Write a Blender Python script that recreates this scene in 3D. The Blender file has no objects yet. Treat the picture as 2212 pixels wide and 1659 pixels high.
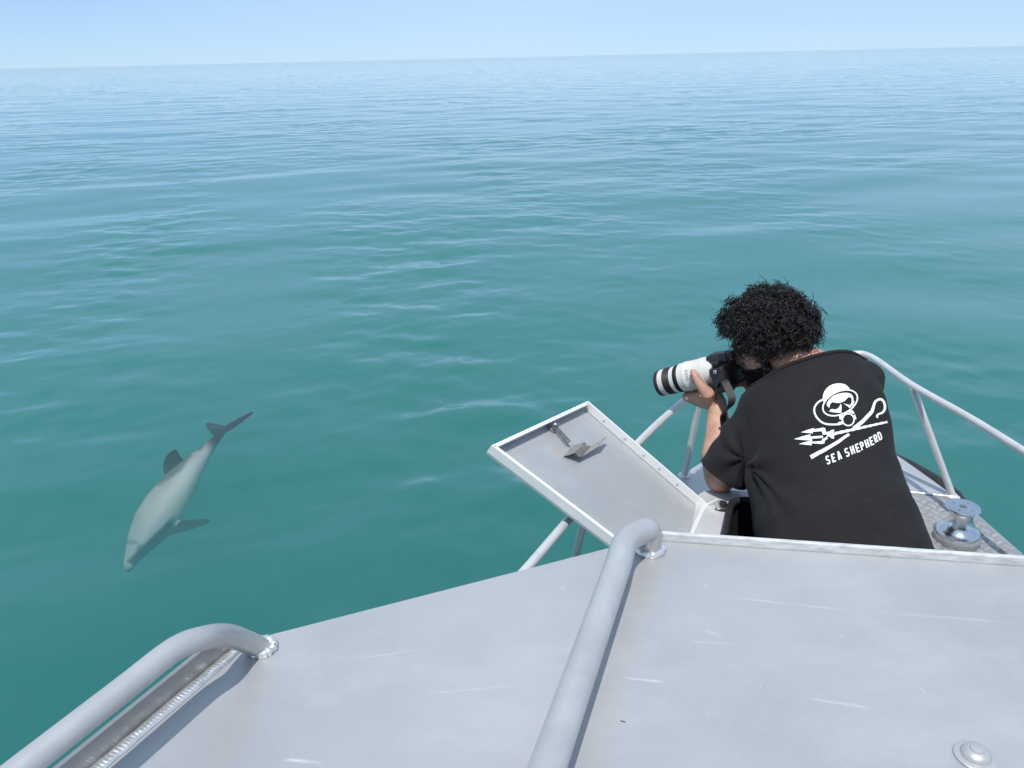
import bpy, bmesh, math, random
import numpy as np
from mathutils import Vector, Matrix, noise
from mathutils.bvhtree import BVHTree

# ------------------------------------------------------------------ camera, sky, sun, exposure
scene = bpy.context.scene
COL = scene.collection
cam_data = bpy.data.cameras.new('camera')
cam_data.sensor_width = 36.0
cam_data.lens = 36.0 * 1736 / 2212
cam_data.clip_start = 0.02
cam_data.clip_end = 40000
cam = bpy.data.objects.new('view_camera', cam_data)
COL.objects.link(cam)
cam.matrix_world = Matrix.Translation((0, 0, 2.8)) @ Matrix(((0.999745,0.022598,-0.000000),(-0.008517,0.376771,-0.926267),(-0.020932,0.926031,0.376867))).to_4x4()
scene.camera = cam

SUN = Vector((-0.06, -0.40, 0.91)).normalized()          # direction towards the sun
SUN_ELEV = math.asin(SUN.z)
SUN_ROT = math.atan2(SUN.x, SUN.y)
world = bpy.data.worlds.new('World')
scene.world = world
world.use_nodes = True
wn, wl = world.node_tree.nodes, world.node_tree.links
bg = wn['Background']
sky = wn.new('ShaderNodeTexSky')
sky.sky_type = 'NISHITA'
sky.sun_disc = False
sky.sun_elevation = SUN_ELEV
sky.sun_rotation = SUN_ROT
sky.altitude = 0
sky.air_density = 0.8
sky.dust_density = 0.0
sky.ozone_density = 6.0
# faint high cloud: soft pale patches over the whole sky
geo = wn.new('ShaderNodeTexCoord')
mp = wn.new('ShaderNodeMapping'); mp.inputs['Scale'].default_value = (1.2, 1.2, 2.6); mp.inputs['Location'].default_value = (15.3, 0.0, 0.0)
wl.new(geo.outputs['Generated'], mp.inputs['Vector'])
cn = wn.new('ShaderNodeTexNoise'); cn.inputs['Scale'].default_value = 1.3; cn.inputs['Detail'].default_value = 1.5
wl.new(mp.outputs['Vector'], cn.inputs['Vector'])
cr = wn.new('ShaderNodeMapRange'); cr.inputs['From Min'].default_value = 0.35; cr.inputs['From Max'].default_value = 0.75
cr.inputs['To Min'].default_value = 0.48; cr.inputs['To Max'].default_value = 0.80
wl.new(cn.outputs['Fac'], cr.inputs['Value'])
tint = wn.new('ShaderNodeMix'); tint.data_type = 'RGBA'; tint.blend_type = 'MULTIPLY'
tint.inputs['Factor'].default_value = 1.0
tint.inputs['B'].default_value = (0.63, 0.86, 1.15, 1)
wl.new(sky.outputs['Color'], tint.inputs['A'])
mixc = wn.new('ShaderNodeMix'); mixc.data_type = 'RGBA'
mixc.inputs['B'].default_value = (5.8, 7.6, 9.8, 1)
wl.new(cr.outputs['Result'], mixc.inputs['Factor'])
wl.new(tint.outputs['Result'], mixc.inputs['A'])
wl.new(mixc.outputs['Result'], bg.inputs['Color'])
bg.inputs['Strength'].default_value = 0.10

sun_data = bpy.data.lights.new('sun', 'SUN')
sun_data.energy = 3.4
sun_data.angle = math.radians(0.6)
sun_data.color = (1.0, 0.955, 0.89)
sun = bpy.data.objects.new('sun', sun_data)
COL.objects.link(sun)
sun.rotation_euler = SUN.to_track_quat('Z', 'Y').to_euler()

vs = scene.view_settings
vs.view_transform = 'Standard'; vs.look = 'None'; vs.gamma = 1.0; vs.exposure = 0.09
vs.use_curve_mapping = False
cy = scene.cycles
cy.use_denoising = True
cy.max_bounces = 10; cy.diffuse_bounces = 3; cy.glossy_bounces = 4
cy.transmission_bounces = 4; cy.volume_bounces = 3; cy.transparent_max_bounces = 10
cy.caustics_reflective = False; cy.caustics_refractive = False
cy.sample_clamp_indirect = 4.0

# ------------------------------------------------------------------ helpers
def link(o, parent=None):
    COL.objects.link(o)
    if parent is not None:
        o.parent = parent
    return o

def empty(name, loc=(0, 0, 0)):
    o = bpy.data.objects.new(name, None)
    o.location = loc
    return link(o)

def tag(o, label=None, cat=None, group=None, kind=None):
    for k, v in (('label', label), ('category', cat), ('group', group), ('kind', kind)):
        if v:
            o[k] = v
    return o

def mesh_obj(name, verts, faces, mat, parent=None, smooth=False):
    """verts in world coordinates; parents carry only a translation, undone here"""
    off = Vector((0, 0, 0))
    p = parent
    while p is not None:
        off += p.location
        p = p.parent
    me = bpy.data.meshes.new(name)
    me.from_pydata([Vector(v) - off for v in verts], [], faces)
    me.materials.append(mat)
    if smooth:
        me.polygons.foreach_set('use_smooth', [True] * len(me.polygons))
    me.update()
    return link(bpy.data.objects.new(name, me), parent)

class MB:
    """collects shapes into one mesh"""
    def __init__(s): s.v, s.f = [], []
    def add(s, v, f):
        b = len(s.v); s.v += [Vector(x) for x in v]; s.f += [tuple(i + b for i in q) for q in f]
        return s
    def box(s, c, ax, ay, az):
        """centre and three half-axis vectors"""
        c, ax, ay, az = map(Vector, (c, ax, ay, az))
        v = [c + ax * i + ay * j + az * k for i in (-1, 1) for j in (-1, 1) for k in (-1, 1)]
        return s.add(v, [(0, 1, 3, 2), (4, 6, 7, 5), (0, 4, 5, 1), (2, 3, 7, 6), (0, 2, 6, 4), (1, 5, 7, 3)])
    def bar(s, a, b, w, h, up=(0, 0, 1)):
        """rectangular bar from a to b, half sizes w (sideways) and h (along up)"""
        a, b, up = Vector(a), Vector(b), Vector(up)
        d = (b - a).normalized(); sd = d.cross(up).normalized(); u = sd.cross(d)
        return s.box((a + b) / 2, d * ((b - a).length / 2), sd * w, u * h)
    def tube(s, pts, rad, n=16, caps=True):
        pts = [Vector(p) for p in pts]
        rads = rad if isinstance(rad, (list, tuple)) else [rad] * len(pts)
        t0 = (pts[1] - pts[0]).normalized()
        ref = Vector((0, 0, 1)) if abs(t0.z) < 0.9 else Vector((1, 0, 0))
        x = t0.cross(ref).normalized(); v = []
        for i, p in enumerate(pts):
            t = (pts[min(i + 1, len(pts) - 1)] - pts[max(i - 1, 0)]).normalized()
            x = (x - t * x.dot(t)).normalized(); y = t.cross(x)
            v += [p + (x * math.cos(2 * math.pi * k / n) + y * math.sin(2 * math.pi * k / n)) * rads[i] for k in range(n)]
        f = [(i * n + k, i * n + (k + 1) % n, (i + 1) * n + (k + 1) % n, (i + 1) * n + k) for i in range(len(pts) - 1) for k in range(n)]
        if caps:
            f += [tuple(reversed(range(n))), tuple(range((len(pts) - 1) * n, len(pts) * n))]
        return s.add(v, f)
    def lathe(s, o, axis, prof, n=32, caps=True):
        """profile [(height along axis, radius)] turned about axis through o"""
        o, axis = Vector(o), Vector(axis).normalized()
        ref = Vector((0, 0, 1)) if abs(axis.z) < 0.9 else Vector((1, 0, 0))
        x = axis.cross(ref).normalized(); y = axis.cross(x)
        v = [o + axis * h + (x * math.cos(2 * math.pi * k / n) + y * math.sin(2 * math.pi * k / n)) * r for h, r in prof for k in range(n)]
        f = [(i * n + k, (i + 1) * n + k, (i + 1) * n + (k + 1) % n, i * n + (k + 1) % n) for i in range(len(prof) - 1) for k in range(n)]
        if caps:
            f += [tuple(range(n)), tuple(reversed(range((len(prof) - 1) * n, len(prof) * n)))]
        return s.add(v, f)
    def prism(s, poly, z0, z1):
        n = len(poly)
        v = [(p[0], p[1], z0) for p in poly] + [(p[0], p[1], z1) for p in poly]
        return s.add(v, [tuple(reversed(range(n))), tuple(range(n, 2 * n))] + [(i, (i + 1) % n, n + (i + 1) % n, n + i) for i in range(n)])
    def build(s, name, mat, parent=None, smooth=False, bevel=0.0, kind=None, label=None):
        o = mesh_obj(name, s.v, s.f, mat, parent, smooth)
        if bevel:
            m = o.modifiers.new('bevel', 'BEVEL'); m.width = bevel; m.segments = 2; m.limit_method = 'ANGLE'
            m.angle_limit = math.radians(50)
        if smooth:
            shade_by_angle(o.data)
        return tag(o, label, None, None, kind)

def shade_by_angle(me, deg=40):
    bm = bmesh.new(); bm.from_mesh(me)
    lim = math.radians(deg)
    for e in bm.edges:
        e.smooth = len(e.link_faces) == 2 and e.calc_face_angle(0) < lim
    for f in bm.faces:
        f.smooth = True
    bm.to_mesh(me); bm.free()

def catmull(pts, n=8):
    pts = [Vector(p) for p in pts]
    P = [2 * pts[0] - pts[1]] + pts + [2 * pts[-1] - pts[-2]]
    out = []
    for i in range(1, len(P) - 2):
        for k in range(n):
            t = k / n
            a, b, c, d = P[i - 1], P[i], P[i + 1], P[i + 2]
            out.append(0.5 * ((2 * b) + (c - a) * t + (2 * a - 5 * b + 4 * c - d) * t * t + (3 * b - a - 3 * c + d) * t ** 3))
    out.append(pts[-1])
    return out

# ------------------------------------------------------------------ materials
def new_mat(name):
    m = bpy.data.materials.new(name); m.use_nodes = True
    nt = m.node_tree
    return m, nt, nt.nodes, nt.links, nt.nodes['Principled BSDF']

def noise_node(nt, scale, detail=4, rough=0.55, stretch=None, coord='Object'):
    tc = nt.nodes.new('ShaderNodeTexCoord')
    n = nt.nodes.new('ShaderNodeTexNoise')
    n.inputs['Scale'].default_value = scale; n.inputs['Detail'].default_value = detail; n.inputs['Roughness'].default_value = rough
    if stretch:
        mpn = nt.nodes.new('ShaderNodeMapping'); mpn.inputs['Scale'].default_value = stretch
        nt.links.new(tc.outputs[coord], mpn.inputs['Vector']); nt.links.new(mpn.outputs['Vector'], n.inputs['Vector'])
    else:
        nt.links.new(tc.outputs[coord], n.inputs['Vector'])
    return n

def ramp(nt, fac, stops):
    r = nt.nodes.new('ShaderNodeValToRGB')
    while len(r.color_ramp.elements) < len(stops):
        r.color_ramp.elements.new(0.5)
    for e, (p, c) in zip(r.color_ramp.elements, stops):
        e.position = p; e.color = (*c, 1) if len(c) == 3 else c
    nt.links.new(fac, r.inputs['Fac'])
    return r.outputs['Color']

def add_bump(nt, b, height, strength, dist=0.001):
    bu = nt.nodes.new('ShaderNodeBump'); bu.inputs['Strength'].default_value = strength; bu.inputs['Distance'].default_value = dist
    nt.links.new(height, bu.inputs['Height']); nt.links.new(bu.outputs['Normal'], b.inputs['Normal'])

def simple(name, c0, c1, rough, metal=0.0, scale=20, bump=0.0, bscale=None, stretch=None, spec=0.5, rvar=0.0):
    """two-tone mottled surface with fine relief"""
    m, nt, N, L, b = new_mat(name)
    n = noise_node(nt, scale, 5, 0.6, stretch)
    L.new(ramp(nt, n.outputs['Fac'], [(0.3, c0), (0.7, c1)]), b.inputs['Base Color'])
    b.inputs['Roughness'].default_value = rough; b.inputs['Metallic'].default_value = metal
    b.inputs['Specular IOR Level'].default_value = spec
    if rvar:
        mr = N.new('ShaderNodeMapRange'); mr.inputs['To Min'].default_value = rough - rvar; mr.inputs['To Max'].default_value = rough + rvar
        mr.inputs['From Min'].default_value = 0.3; mr.inputs['From Max'].default_value = 0.7
        n3 = noise_node(nt, scale * 2.3, 4, 0.6, stretch)
        L.new(n3.outputs['Fac'], mr.inputs['Value']); L.new(mr.outputs['Result'], b.inputs['Roughness'])
    if bump:
        n2 = noise_node(nt, bscale or scale * 8, 3, 0.6, stretch)
        add_bump(nt, b, n2.outputs['Fac'], bump)
    return m

M = {}
M['tube'] = simple('dull_aluminium_tube', (0.45, 0.45, 0.44), (0.60, 0.60, 0.59), 0.40, 0.42, 9, 0.12, 220, rvar=0.08)
M['rail'] = simple('satin_aluminium_rail', (0.60, 0.60, 0.595), (0.74, 0.74, 0.73), 0.36, 0.3, 14, 0.1, 200, rvar=0.06)
M['bright'] = simple('brushed_bright_aluminium', (0.84, 0.84, 0.83), (0.92, 0.92, 0.91), 0.40, 0.12, 40, 0.3, 300, stretch=(1, 6, 6), rvar=0.08)
M['weld'] = simple('weld_metal', (0.70, 0.70, 0.69), (0.86, 0.86, 0.85), 0.30, 0.75, 120, 0.2, 500)
M['steel'] = simple('polished_steel', (0.62, 0.63, 0.65), (0.72, 0.73, 0.74), 0.20, 1.0, 12, 0.0)
M['dark_steel'] = simple('tarnished_steel', (0.20, 0.21, 0.21), (0.42, 0.43, 0.42), 0.4, 0.85, 60, 0.3, 300)
M['grey_plastic'] = simple('grey_gasket', (0.20, 0.21, 0.22), (0.30, 0.31, 0.32), 0.55, 0.0, 60, 0.1)
M['rubber'] = simple('black_rubber', (0.012, 0.012, 0.013), (0.03, 0.03, 0.032), 0.5, 0.0, 40, 0.15)
M['well'] = simple('painted_shade_lining', (0.010, 0.011, 0.013), (0.02, 0.021, 0.023), 0.6, 0.0, 20, 0.1)  # near-black colour stands in for the shade inside the hatch
M['glass'] = simple('dark_window_glass', (0.01, 0.012, 0.014), (0.015, 0.018, 0.02), 0.06, 0.0, 3)
M['hull'] = simple('painted_hull', (0.55, 0.57, 0.58), (0.66, 0.67, 0.68), 0.35, 0.2, 4, 0.05)


# ------------------------------------------------------------------ the sea: one closed body of turbid green water with a rippled top
def sea_surface():
    fine = np.radians(np.linspace(-50, 50, 760))
    coarse = np.radians(np.linspace(50, 310, 90))[1:-1]
    ang = np.concatenate([fine, coarse])
    r = [0.6]
    while r[-1] < 11.0:
        r.append(r[-1] + max(0.018, 0.0046 * r[-1]))
    y = 2250.0 / r[-1]
    while y > 4:
        y -= 0.62; r.append(2250.0 / y)
    for k in range(1, 15):
        r.append(560 * (12000 / 560) ** (k / 14.0))
    r = np.array(r)
    dr = np.gradient(r)
    A, R = np.meshgrid(ang, r)
    DR = np.repeat(dr[:, None], len(ang), 1)
    X, Y = R * np.sin(A), R * np.cos(A)
    rng = np.random.default_rng(11)
    Zz = np.zeros_like(X); GX = np.zeros_like(X); GY = np.zeros_like(X)
    # slow patches where the breeze roughens the surface more or less
    patch = np.zeros_like(X)
    for k in range(14):
        lam = rng.uniform(3.0, 16.0); th = rng.uniform(0, math.pi)
        patch += np.sin(2 * math.pi / lam * (X * math.cos(th) + 0.55 * Y * math.sin(th)) + rng.uniform(0, 6.28))
    patch = np.clip(0.75 + 0.24 * patch, 0.12, 1.9)
    nw = 96
    for k in range(nw):
        lam = 0.16 * (9.0 / 0.16) ** ((k + rng.uniform(0, 1)) / nw)
        spread = 0.75 if lam < 0.6 else 0.6
        th = math.radians(102) + rng.normal(0, spread)
        kk = 2 * math.pi / lam
        slope = 0.0098 * (0.55 if lam < 0.3 else 1.0) * (0.4 if lam > 3 else 0.62 if lam > 1.5 else 1.0)
        amp = slope / kk
        # keep a wave where the mesh can carry it, let it pass into the surface normal alone further out
        keep = np.clip((lam / DR - 3.0) / 3.0, 0, 1)
        m = patch if lam < 1.6 else 1.0
        ph = kk * (X * math.cos(th) + Y * math.sin(th)) + rng.uniform(0, 6.28)
        Zz += amp * m * keep * np.sin(ph)
        g = amp * kk * m * np.cos(ph) * np.clip(0.20 + 0.80 * (lam / DR - 0.4) / 2.6, 0.20, 1.0)
        GX += g * math.cos(th); GY += g * math.sin(th)
    # rings of disturbed water where animals have just gone down
    for cx, cy, lam, amp0, wid in ((0.55, 7.2, 0.26, 0.034, 0.9), (-0.45, 6.1, 0.20, 0.034, 0.6), (1.6, 9.2, 0.34, 0.04, 1.2), (0.35, 5.2, 0.3, 0.03, 0.7), (3.3, 6.6, 0.4, 0.03, 1.3)):
        D = np.hypot(X - cx, Y - cy) + 1e-6
        env = amp0 * np.exp(-((D - wid * 0.7) / (wid * 0.45)) ** 2) * (0.6 + 0.4 * np.sin(3 * np.arctan2(Y - cy, X - cx) + cx))
        kk = 2 * math.pi / lam
        Zz += env / kk * np.sin(kk * D)
        GX += env * np.cos(kk * D) * (X - cx) / D; GY += env * np.cos(kk * D) * (Y - cy) / D
    nr, na = X.shape
    top = np.stack([X, Y, Zz], -1).reshape(-1, 3)
    nrm = np.stack([-GX, -GY, np.ones_like(GX)], -1).reshape(-1, 3)
    nrm /= np.linalg.norm(nrm, axis=1)[:, None]
    depth = -9.0
    outer = top[-na:].copy(); outer[:, 2] = depth
    verts = np.concatenate([top, outer, [[0, 0, 0], [0, 0, depth]]])
    i, j = np.meshgrid(np.arange(nr - 1), np.arange(na), indexing='ij')
    j2 = (j + 1) % na
    quads = np.stack([i * na + j, i * na + j2, (i + 1) * na + j2, (i + 1) * na + j], -1).reshape(-1, 4)
    J = np.arange(na); J2 = (J + 1) % na; b = (nr - 1) * na
    side = np.stack([b + J, nr * na + J, nr * na + J2, b + J2], -1)[:, ::-1]
    c0, c1 = nr * na + na, nr * na + na + 1
    tri = np.concatenate([np.stack([np.full(na, c0), J, J2], -1)[:, ::-1], np.stack([np.full(na, c1), nr * na + J, nr * na + J2], -1)])
    me = bpy.data.meshes.new('sea')
    nq, nt_ = len(quads) + len(side), len(tri)
    loops = np.concatenate([quads.ravel(), side.ravel(), tri.ravel()]).astype(np.int32)
    me.vertices.add(len(verts)); me.vertices.foreach_set('co', verts.astype(np.float32).ravel())
    me.loops.add(len(loops)); me.loops.foreach_set('vertex_index', loops)
    me.polygons.add(nq + nt_)
    starts = np.concatenate([np.arange(nq) * 4, nq * 4 + np.arange(nt_) * 3]).astype(np.int32)
    me.polygons.foreach_set('loop_start', starts)
    me.polygons.foreach_set('use_smooth', np.ones(nq + nt_, dtype=bool))
    me.update(calc_edges=True)
    me.validate()
    nall = np.zeros((len(verts), 3)); nall[:len(nrm)] = nrm; nall[len(nrm):-1] = (0, 0, -1); nall[-2] = (0, 0, 1); nall[-1] = (0, 0, -1)
    me.normals_split_custom_set_from_vertices(nall.tolist())
    return me

def sea_material():
    m, nt, N, L, b = new_mat('sea_water')
    N.remove(b)
    out = N['Material Output']
    fr = N.new('ShaderNodeFresnel'); fr.inputs['IOR'].default_value = 1.56
    gl = N.new('ShaderNodeBsdfGlossy'); gl.inputs['Roughness'].default_value = 0.05
    gl.inputs['Color'].default_value = (0.97, 0.98, 1.0, 1)
    tr = N.new('ShaderNodeBsdfTransparent'); tr.inputs['Color'].default_value = (0.98, 0.99, 0.99, 1)
    mx = N.new('ShaderNodeMixShader')
    L.new(fr.outputs['Fac'], mx.inputs['Fac']); L.new(tr.outputs['BSDF'], mx.inputs[1]); L.new(gl.outputs['BSDF'], mx.inputs[2])
    # smallest ripples
    n = noise_node(nt, 9.0, 3, 0.5, (0.6, 1.5, 1.0))
    bu = N.new('ShaderNodeBump'); bu.inputs['Strength'].default_value = 0.12; bu.inputs['Distance'].default_value = 0.01
    L.new(n.outputs['Fac'], bu.inputs['Height'])
    L.new(bu.outputs['Normal'], fr.inputs['Normal']); L.new(bu.outputs['Normal'], gl.inputs['Normal'])
    L.new(mx.outputs['Shader'], out.inputs['Surface'])
    va = N.new('ShaderNodeVolumeAbsorption'); va.inputs['Color'].default_value = (0.12, 0.62, 0.60, 1); va.inputs['Density'].default_value = 0.41
    vsn = N.new('ShaderNodeVolumeScatter'); vsn.inputs['Color'].default_value = (0.17, 0.96, 0.90, 1); vsn.inputs['Density'].default_value = 0.30
    vsn.inputs['Anisotropy'].default_value = 0.1
    ad = N.new('ShaderNodeAddShader')
    L.new(va.outputs['Volume'], ad.inputs[0]); L.new(vsn.outputs['Volume'], ad.inputs[1])
    L.new(ad.outputs['Shader'], out.inputs['Volume'])
    return m

sea = link(bpy.data.objects.new('sea', sea_surface()))
sea.data.materials.append(sea_material())
tag(sea, 'calm rippled green-blue open sea reaching to the horizon', 'sea', kind='structure')


# ------------------------------------------------------------------ the boat
boat = empty('motor_boat', (0.6, 0.6, 0.0))
tag(boat, 'bare aluminium motor boat with grab rails on its cabin roof and an open foredeck hatch', 'boat')
AX = Vector((0.208, 0.978, 0)).normalized()      # towards the bow
SX = Vector((0.978, -0.208, 0)).normalized()     # towards starboard
BC = Vector((1.06, 2.48, 0))                     # deck centre abreast of the forward stanchions
DECK, ROOF = 1.38, 2.10
def bp(t, w, z=0.0):
    p = BC + AX * t + SX * w
    return Vector((p.x, p.y, z))

def metal_plate(name, c0, c1, rough, metal, marks=(), spots=True, brush=(1, 1, 1), stains=()):
    """weathered plate: mottling, fine speckle, pale scored lines, rub marks, stains and a painted rail reflection at given places"""
    m, nt, N, L, b = new_mat(name)
    tc = N.new('ShaderNodeTexCoord')
    n1 = noise_node(nt, 3.2, 6, 0.62, brush)
    col = ramp(nt, n1.outputs['Fac'], [(0.25, c0), (0.75, c1)])
    def over(base, fac, color):
        mx = N.new('ShaderNodeMix'); mx.data_type = 'RGBA'
        L.new(fac, mx.inputs['Factor']); L.new(base, mx.inputs['A']); mx.inputs['B'].default_value = (*color, 1)
        return mx.outputs['Result']
    def math_(op, a, bb=None, clamp=False):
        q = N.new('ShaderNodeMath'); q.operation = op; q.use_clamp = clamp
        for i, v in enumerate((a, bb)):
            if v is None: continue
            if isinstance(v, (int, float)): q.inputs[i].default_value = v
            else: L.new(v, q.inputs[i])
        return q.outputs[0]
    if spots:
        for sc, lo, hi, c, k in ((44, 0.78, 0.84, (0.76, 0.77, 0.76), 0.4), (23, 0.74, 0.84, (0.62, 0.56, 0.47), 0.4), (70, 0.77, 0.84, (0.34, 0.35, 0.37), 0.3)):
            nn = noise_node(nt, sc, 1, 0.4)
            mr = N.new('ShaderNodeMapRange'); mr.inputs['From Min'].default_value = lo; mr.inputs['From Max'].default_value = hi
            mr.inputs['To Max'].default_value = k
            L.new(nn.outputs['Fac'], mr.inputs['Value'])
            col = over(col, mr.outputs['Result'], c)
    for sc, lo, hi, c, k, st in ((5.5, 0.50, 0.78, (0.66, 0.655, 0.64), 0.40, (1.0, 2.2, 1)), (3.7, 0.52, 0.80, (0.40, 0.40, 0.41), 0.34, (1.8, 1.0, 1)), (11.0, 0.56, 0.80, (0.55, 0.51, 0.46), 0.30, (1, 1, 1))):
        nn = noise_node(nt, sc, 5, 0.68, st)
        mr = N.new('ShaderNodeMapRange'); mr.inputs['From Min'].default_value = lo; mr.inputs['From Max'].default_value = hi
        mr.inputs['To Max'].default_value = k
        L.new(nn.outputs['Fac'], mr.inputs['Value'])
        col = over(col, mr.outputs['Result'], c)
    wob = noise_node(nt, 14, 3, 0.6)
    sep = N.new('ShaderNodeSeparateXYZ'); L.new(tc.outputs['Object'], sep.inputs[0])
    for (a, q, wd, k, c) in marks:
        a = Vector(a) - boat.location; q = Vector(q) - boat.location
        d = q - a; ln = Vector((d.x, d.y, 0)).length; ux, uy = d.x / ln, d.y / ln
        # along = (x-ax)*ux+(y-ay)*uy ; across = (x-ax)*-uy+(y-ay)*ux
        dx = math_('SUBTRACT', sep.outputs['X'], a.x); dy = math_('SUBTRACT', sep.outputs['Y'], a.y)
        al = math_('ADD', math_('MULTIPLY', dx, ux), math_('MULTIPLY', dy, uy))
        ac = math_('ABSOLUTE', math_('ADD', math_('MULTIPLY', dx, -uy), math_('MULTIPLY', dy, ux)))
        fa = math_('SUBTRACT', 1.0, math_('DIVIDE', ac, wd), True)
        e = math_('MINIMUM', math_('DIVIDE', al, ln * 0.2, True), math_('DIVIDE', math_('SUBTRACT', ln, al), ln * 0.2, True))
        fac = math_('MULTIPLY', math_('MULTIPLY', fa, e), math_('MULTIPLY', math_('SUBTRACT', wob.outputs['Fac'], 0.3, True), k * 4), True)
        col = over(col, fac, c)
    fine = noise_node(nt, 420, 2, 0.5)
    col2 = N.new('ShaderNodeMix'); col2.data_type = 'RGBA'; col2.blend_type = 'OVERLAY'; col2.inputs['Factor'].default_value = 0.12
    L.new(col, col2.inputs['A']); L.new(fine.outputs['Fac'], col2.inputs['B'])
    L.new(col2.outputs['Result'], b.inputs['Base Color'])
    b.inputs['Metallic'].default_value = metal
    mr = N.new('ShaderNodeMapRange'); mr.inputs['To Min'].default_value = rough - 0.08; mr.inputs['To Max'].default_value = rough + 0.1
    L.new(n1.outputs['Fac'], mr.inputs['Value']); L.new(mr.outputs['Result'], b.inputs['Roughness'])
    big = noise_node(nt, 2.2, 2, 0.5)
    hm = math_('ADD', math_('MULTIPLY', big.outputs['Fac'], 6.0), math_('MULTIPLY', fine.outputs['Fac'], 0.03))
    add_bump(nt, b, hm, 0.35, 0.002)
    return m

PALE, BROWN = (0.78, 0.77, 0.74), (0.50, 0.42, 0.35)
M['roof'] = metal_plate('weathered_roof_plate', (0.455, 0.458, 0.458), (0.555, 0.555, 0.55), 0.44, 0.45, marks=[
    ((0.2853, 0.9206, 2.1000), (0.4617, 0.8802, 2.1000), 0.0032, 0.36, PALE), ((0.4509, 0.8845, 2.1000), (0.6621, 0.8495, 2.1000), 0.0042, 0.42, PALE),
    ((0.1261, 0.7674, 2.1000), (0.1751, 0.7589, 2.1000), 0.0030, 0.7, PALE), ((0.3341, 0.7276, 2.1000), (0.4048, 0.7097, 2.1000), 0.0034, 0.34, PALE),
    ((-0.2581, 0.6560, 2.1000), (-0.2116, 0.6498, 2.1000), 0.0034, 0.7, PALE), ((-0.2099, 0.8099, 2.1000), (-0.0946, 0.8319, 2.1000), 0.0024, 0.28, PALE),
    ((-0.1218, 0.7475, 2.1000), (0.0164, 0.7600, 2.1000), 0.0024, 0.25, PALE), ((0.2150, 0.8303, 2.1000), (0.2841, 0.8219, 2.1000), 0.003, 0.3, PALE),
    ((0.2016, 1.0164, 2.1000), (0.1667, 0.8829, 2.1000), 0.022, 0.35, BROWN), ((0.2438, 0.8519, 2.1000), (0.2644, 0.8376, 2.1000), 0.006, 0.3, PALE),  # brown streak: grab rail's reflection painted onto the plate aft of its foot
    ((0.1137, 0.6995, 2.1000), (0.1202, 0.6973, 2.1000), 0.0013, 3.0, (0.20, 0.05, 0.04))])
M['deck'] = metal_plate('foredeck_plate', (0.46, 0.47, 0.49), (0.58, 0.58, 0.59), 0.45, 0.5)
M['lid'] = metal_plate('hatch_lid_plate', (0.43, 0.45, 0.46), (0.52, 0.535, 0.545), 0.50, 0.35, marks=[((0.0774, 1.9661, 1.8829), (0.2669, 1.8540, 1.7354), 0.035, 0.28, BROWN), ((-0.0221, 1.7953, 1.8975), (0.2122, 2.1341, 1.8458), 0.012, 0.4, BROWN), ((0.0120, 1.7848, 1.8736), (0.1974, 2.0427, 1.8300), 0.008, 0.4, BROWN), ((0.2984, 1.8109, 1.7042), (0.4096, 1.8057, 1.6343), 0.05, 0.2, BROWN)])

# cabin roof
ZR = lambda p, z=ROOF: Vector((p[0], p[1], z))
fl, cl, cb, c2 = Vector((0.2212, 1.0682, 2.1000)), Vector((0.1538, 1.0491, 2.1000)), Vector((-0.3260, 0.8612, 2.1000)), Vector((-0.3775, 0.8351, 2.1000))
sd = Vector((-0.4712, 0.6503, 2.1000))
fdir = (Vector((0.7403, 0.9801, 2.1000)) - fl).normalized()
fr_ = fl + fdir * 1.75
aft = c2 + (sd - c2).normalized() * 1.6
roof_poly = [fl, cl, cb, c2, aft, Vector((1.9, -0.9, ROOF)), fr_ + Vector((0.35, -0.35, 0)), fr_]
cb_roof = MB().prism([(p.x, p.y) for p in reversed(roof_poly)], ROOF - 0.006, ROOF).build('cabin_roof', M['roof'], boat)
cb_roof['label'] = 'flat weathered grey aluminium cabin roof plate'

def ripple_bead(pts, rad, step=0.0048):
    """weld bead: a run of overlapping scales along pts"""
    pts = [Vector(p) for p in pts]
    m = MB(); acc = []
    for a, b in zip(pts[:-1], pts[1:]):
        n = max(1, int((b - a).length / (step / 3)))
        acc += [a + (b - a) * (k / n) for k in range(n)]
    acc.append(pts[-1])
    rads = [rad * (0.90 + 0.14 * ((k % 3) / 2.0) + 0.05 * math.sin(k * 0.37)) for k in range(len(acc))]
    rads[0] *= 0.5; rads[-1] *= 0.5
    return m.tube(acc, rads, 10)

# upstand along the front edge and the rim along the port side
fwd_in = Vector((fdir.y, -fdir.x, 0))
if fwd_in.y > 0: fwd_in = -fwd_in
lip = MB().bar(fl + fwd_in * 0.004 + Vector((0.006, 0, 0.007)), fr_ + fwd_in * 0.004 + Vector((0, 0, 0.007)), 0.004, 0.0075)
M['dull_bright'] = simple('scuffed_edge_bar', (0.52, 0.52, 0.51), (0.82, 0.82, 0.81), 0.42, 0.25, 30, 0.3, 300, stretch=(1, 5, 5))
o = lip.build('front_upstand', M['dull_bright'], cb_roof, bevel=0.002)
rdir = (aft - c2).normalized(); rin = Vector((-rdir.y, rdir.x, 0))
if rin.x < 0: rin = -rin
c2r = c2 + rin * 0.004
m = MB()
a0, a1 = c2r, c2r + rdir * 1.5
v = []
for p, h in ((a0 - rdir * 0.035, 0.004), (a0 + rdir * 0.01, 0.030), (a1, 0.030)):
    v += [p - rin * 0.003, p + rin * 0.003, p - rin * 0.003 + Vector((0, 0, h)), p + rin * 0.003 + Vector((0, 0, h))]
fcs = [(0, 2, 3, 1), (8, 9, 11, 10)]
for k in (0, 4):
    fcs += [(k, k + 1, k + 5, k + 4), (k + 2, k + 6, k + 7, k + 3), (k, k + 4, k + 6, k + 2), (k + 1, k + 3, k + 7, k + 5)]
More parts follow.
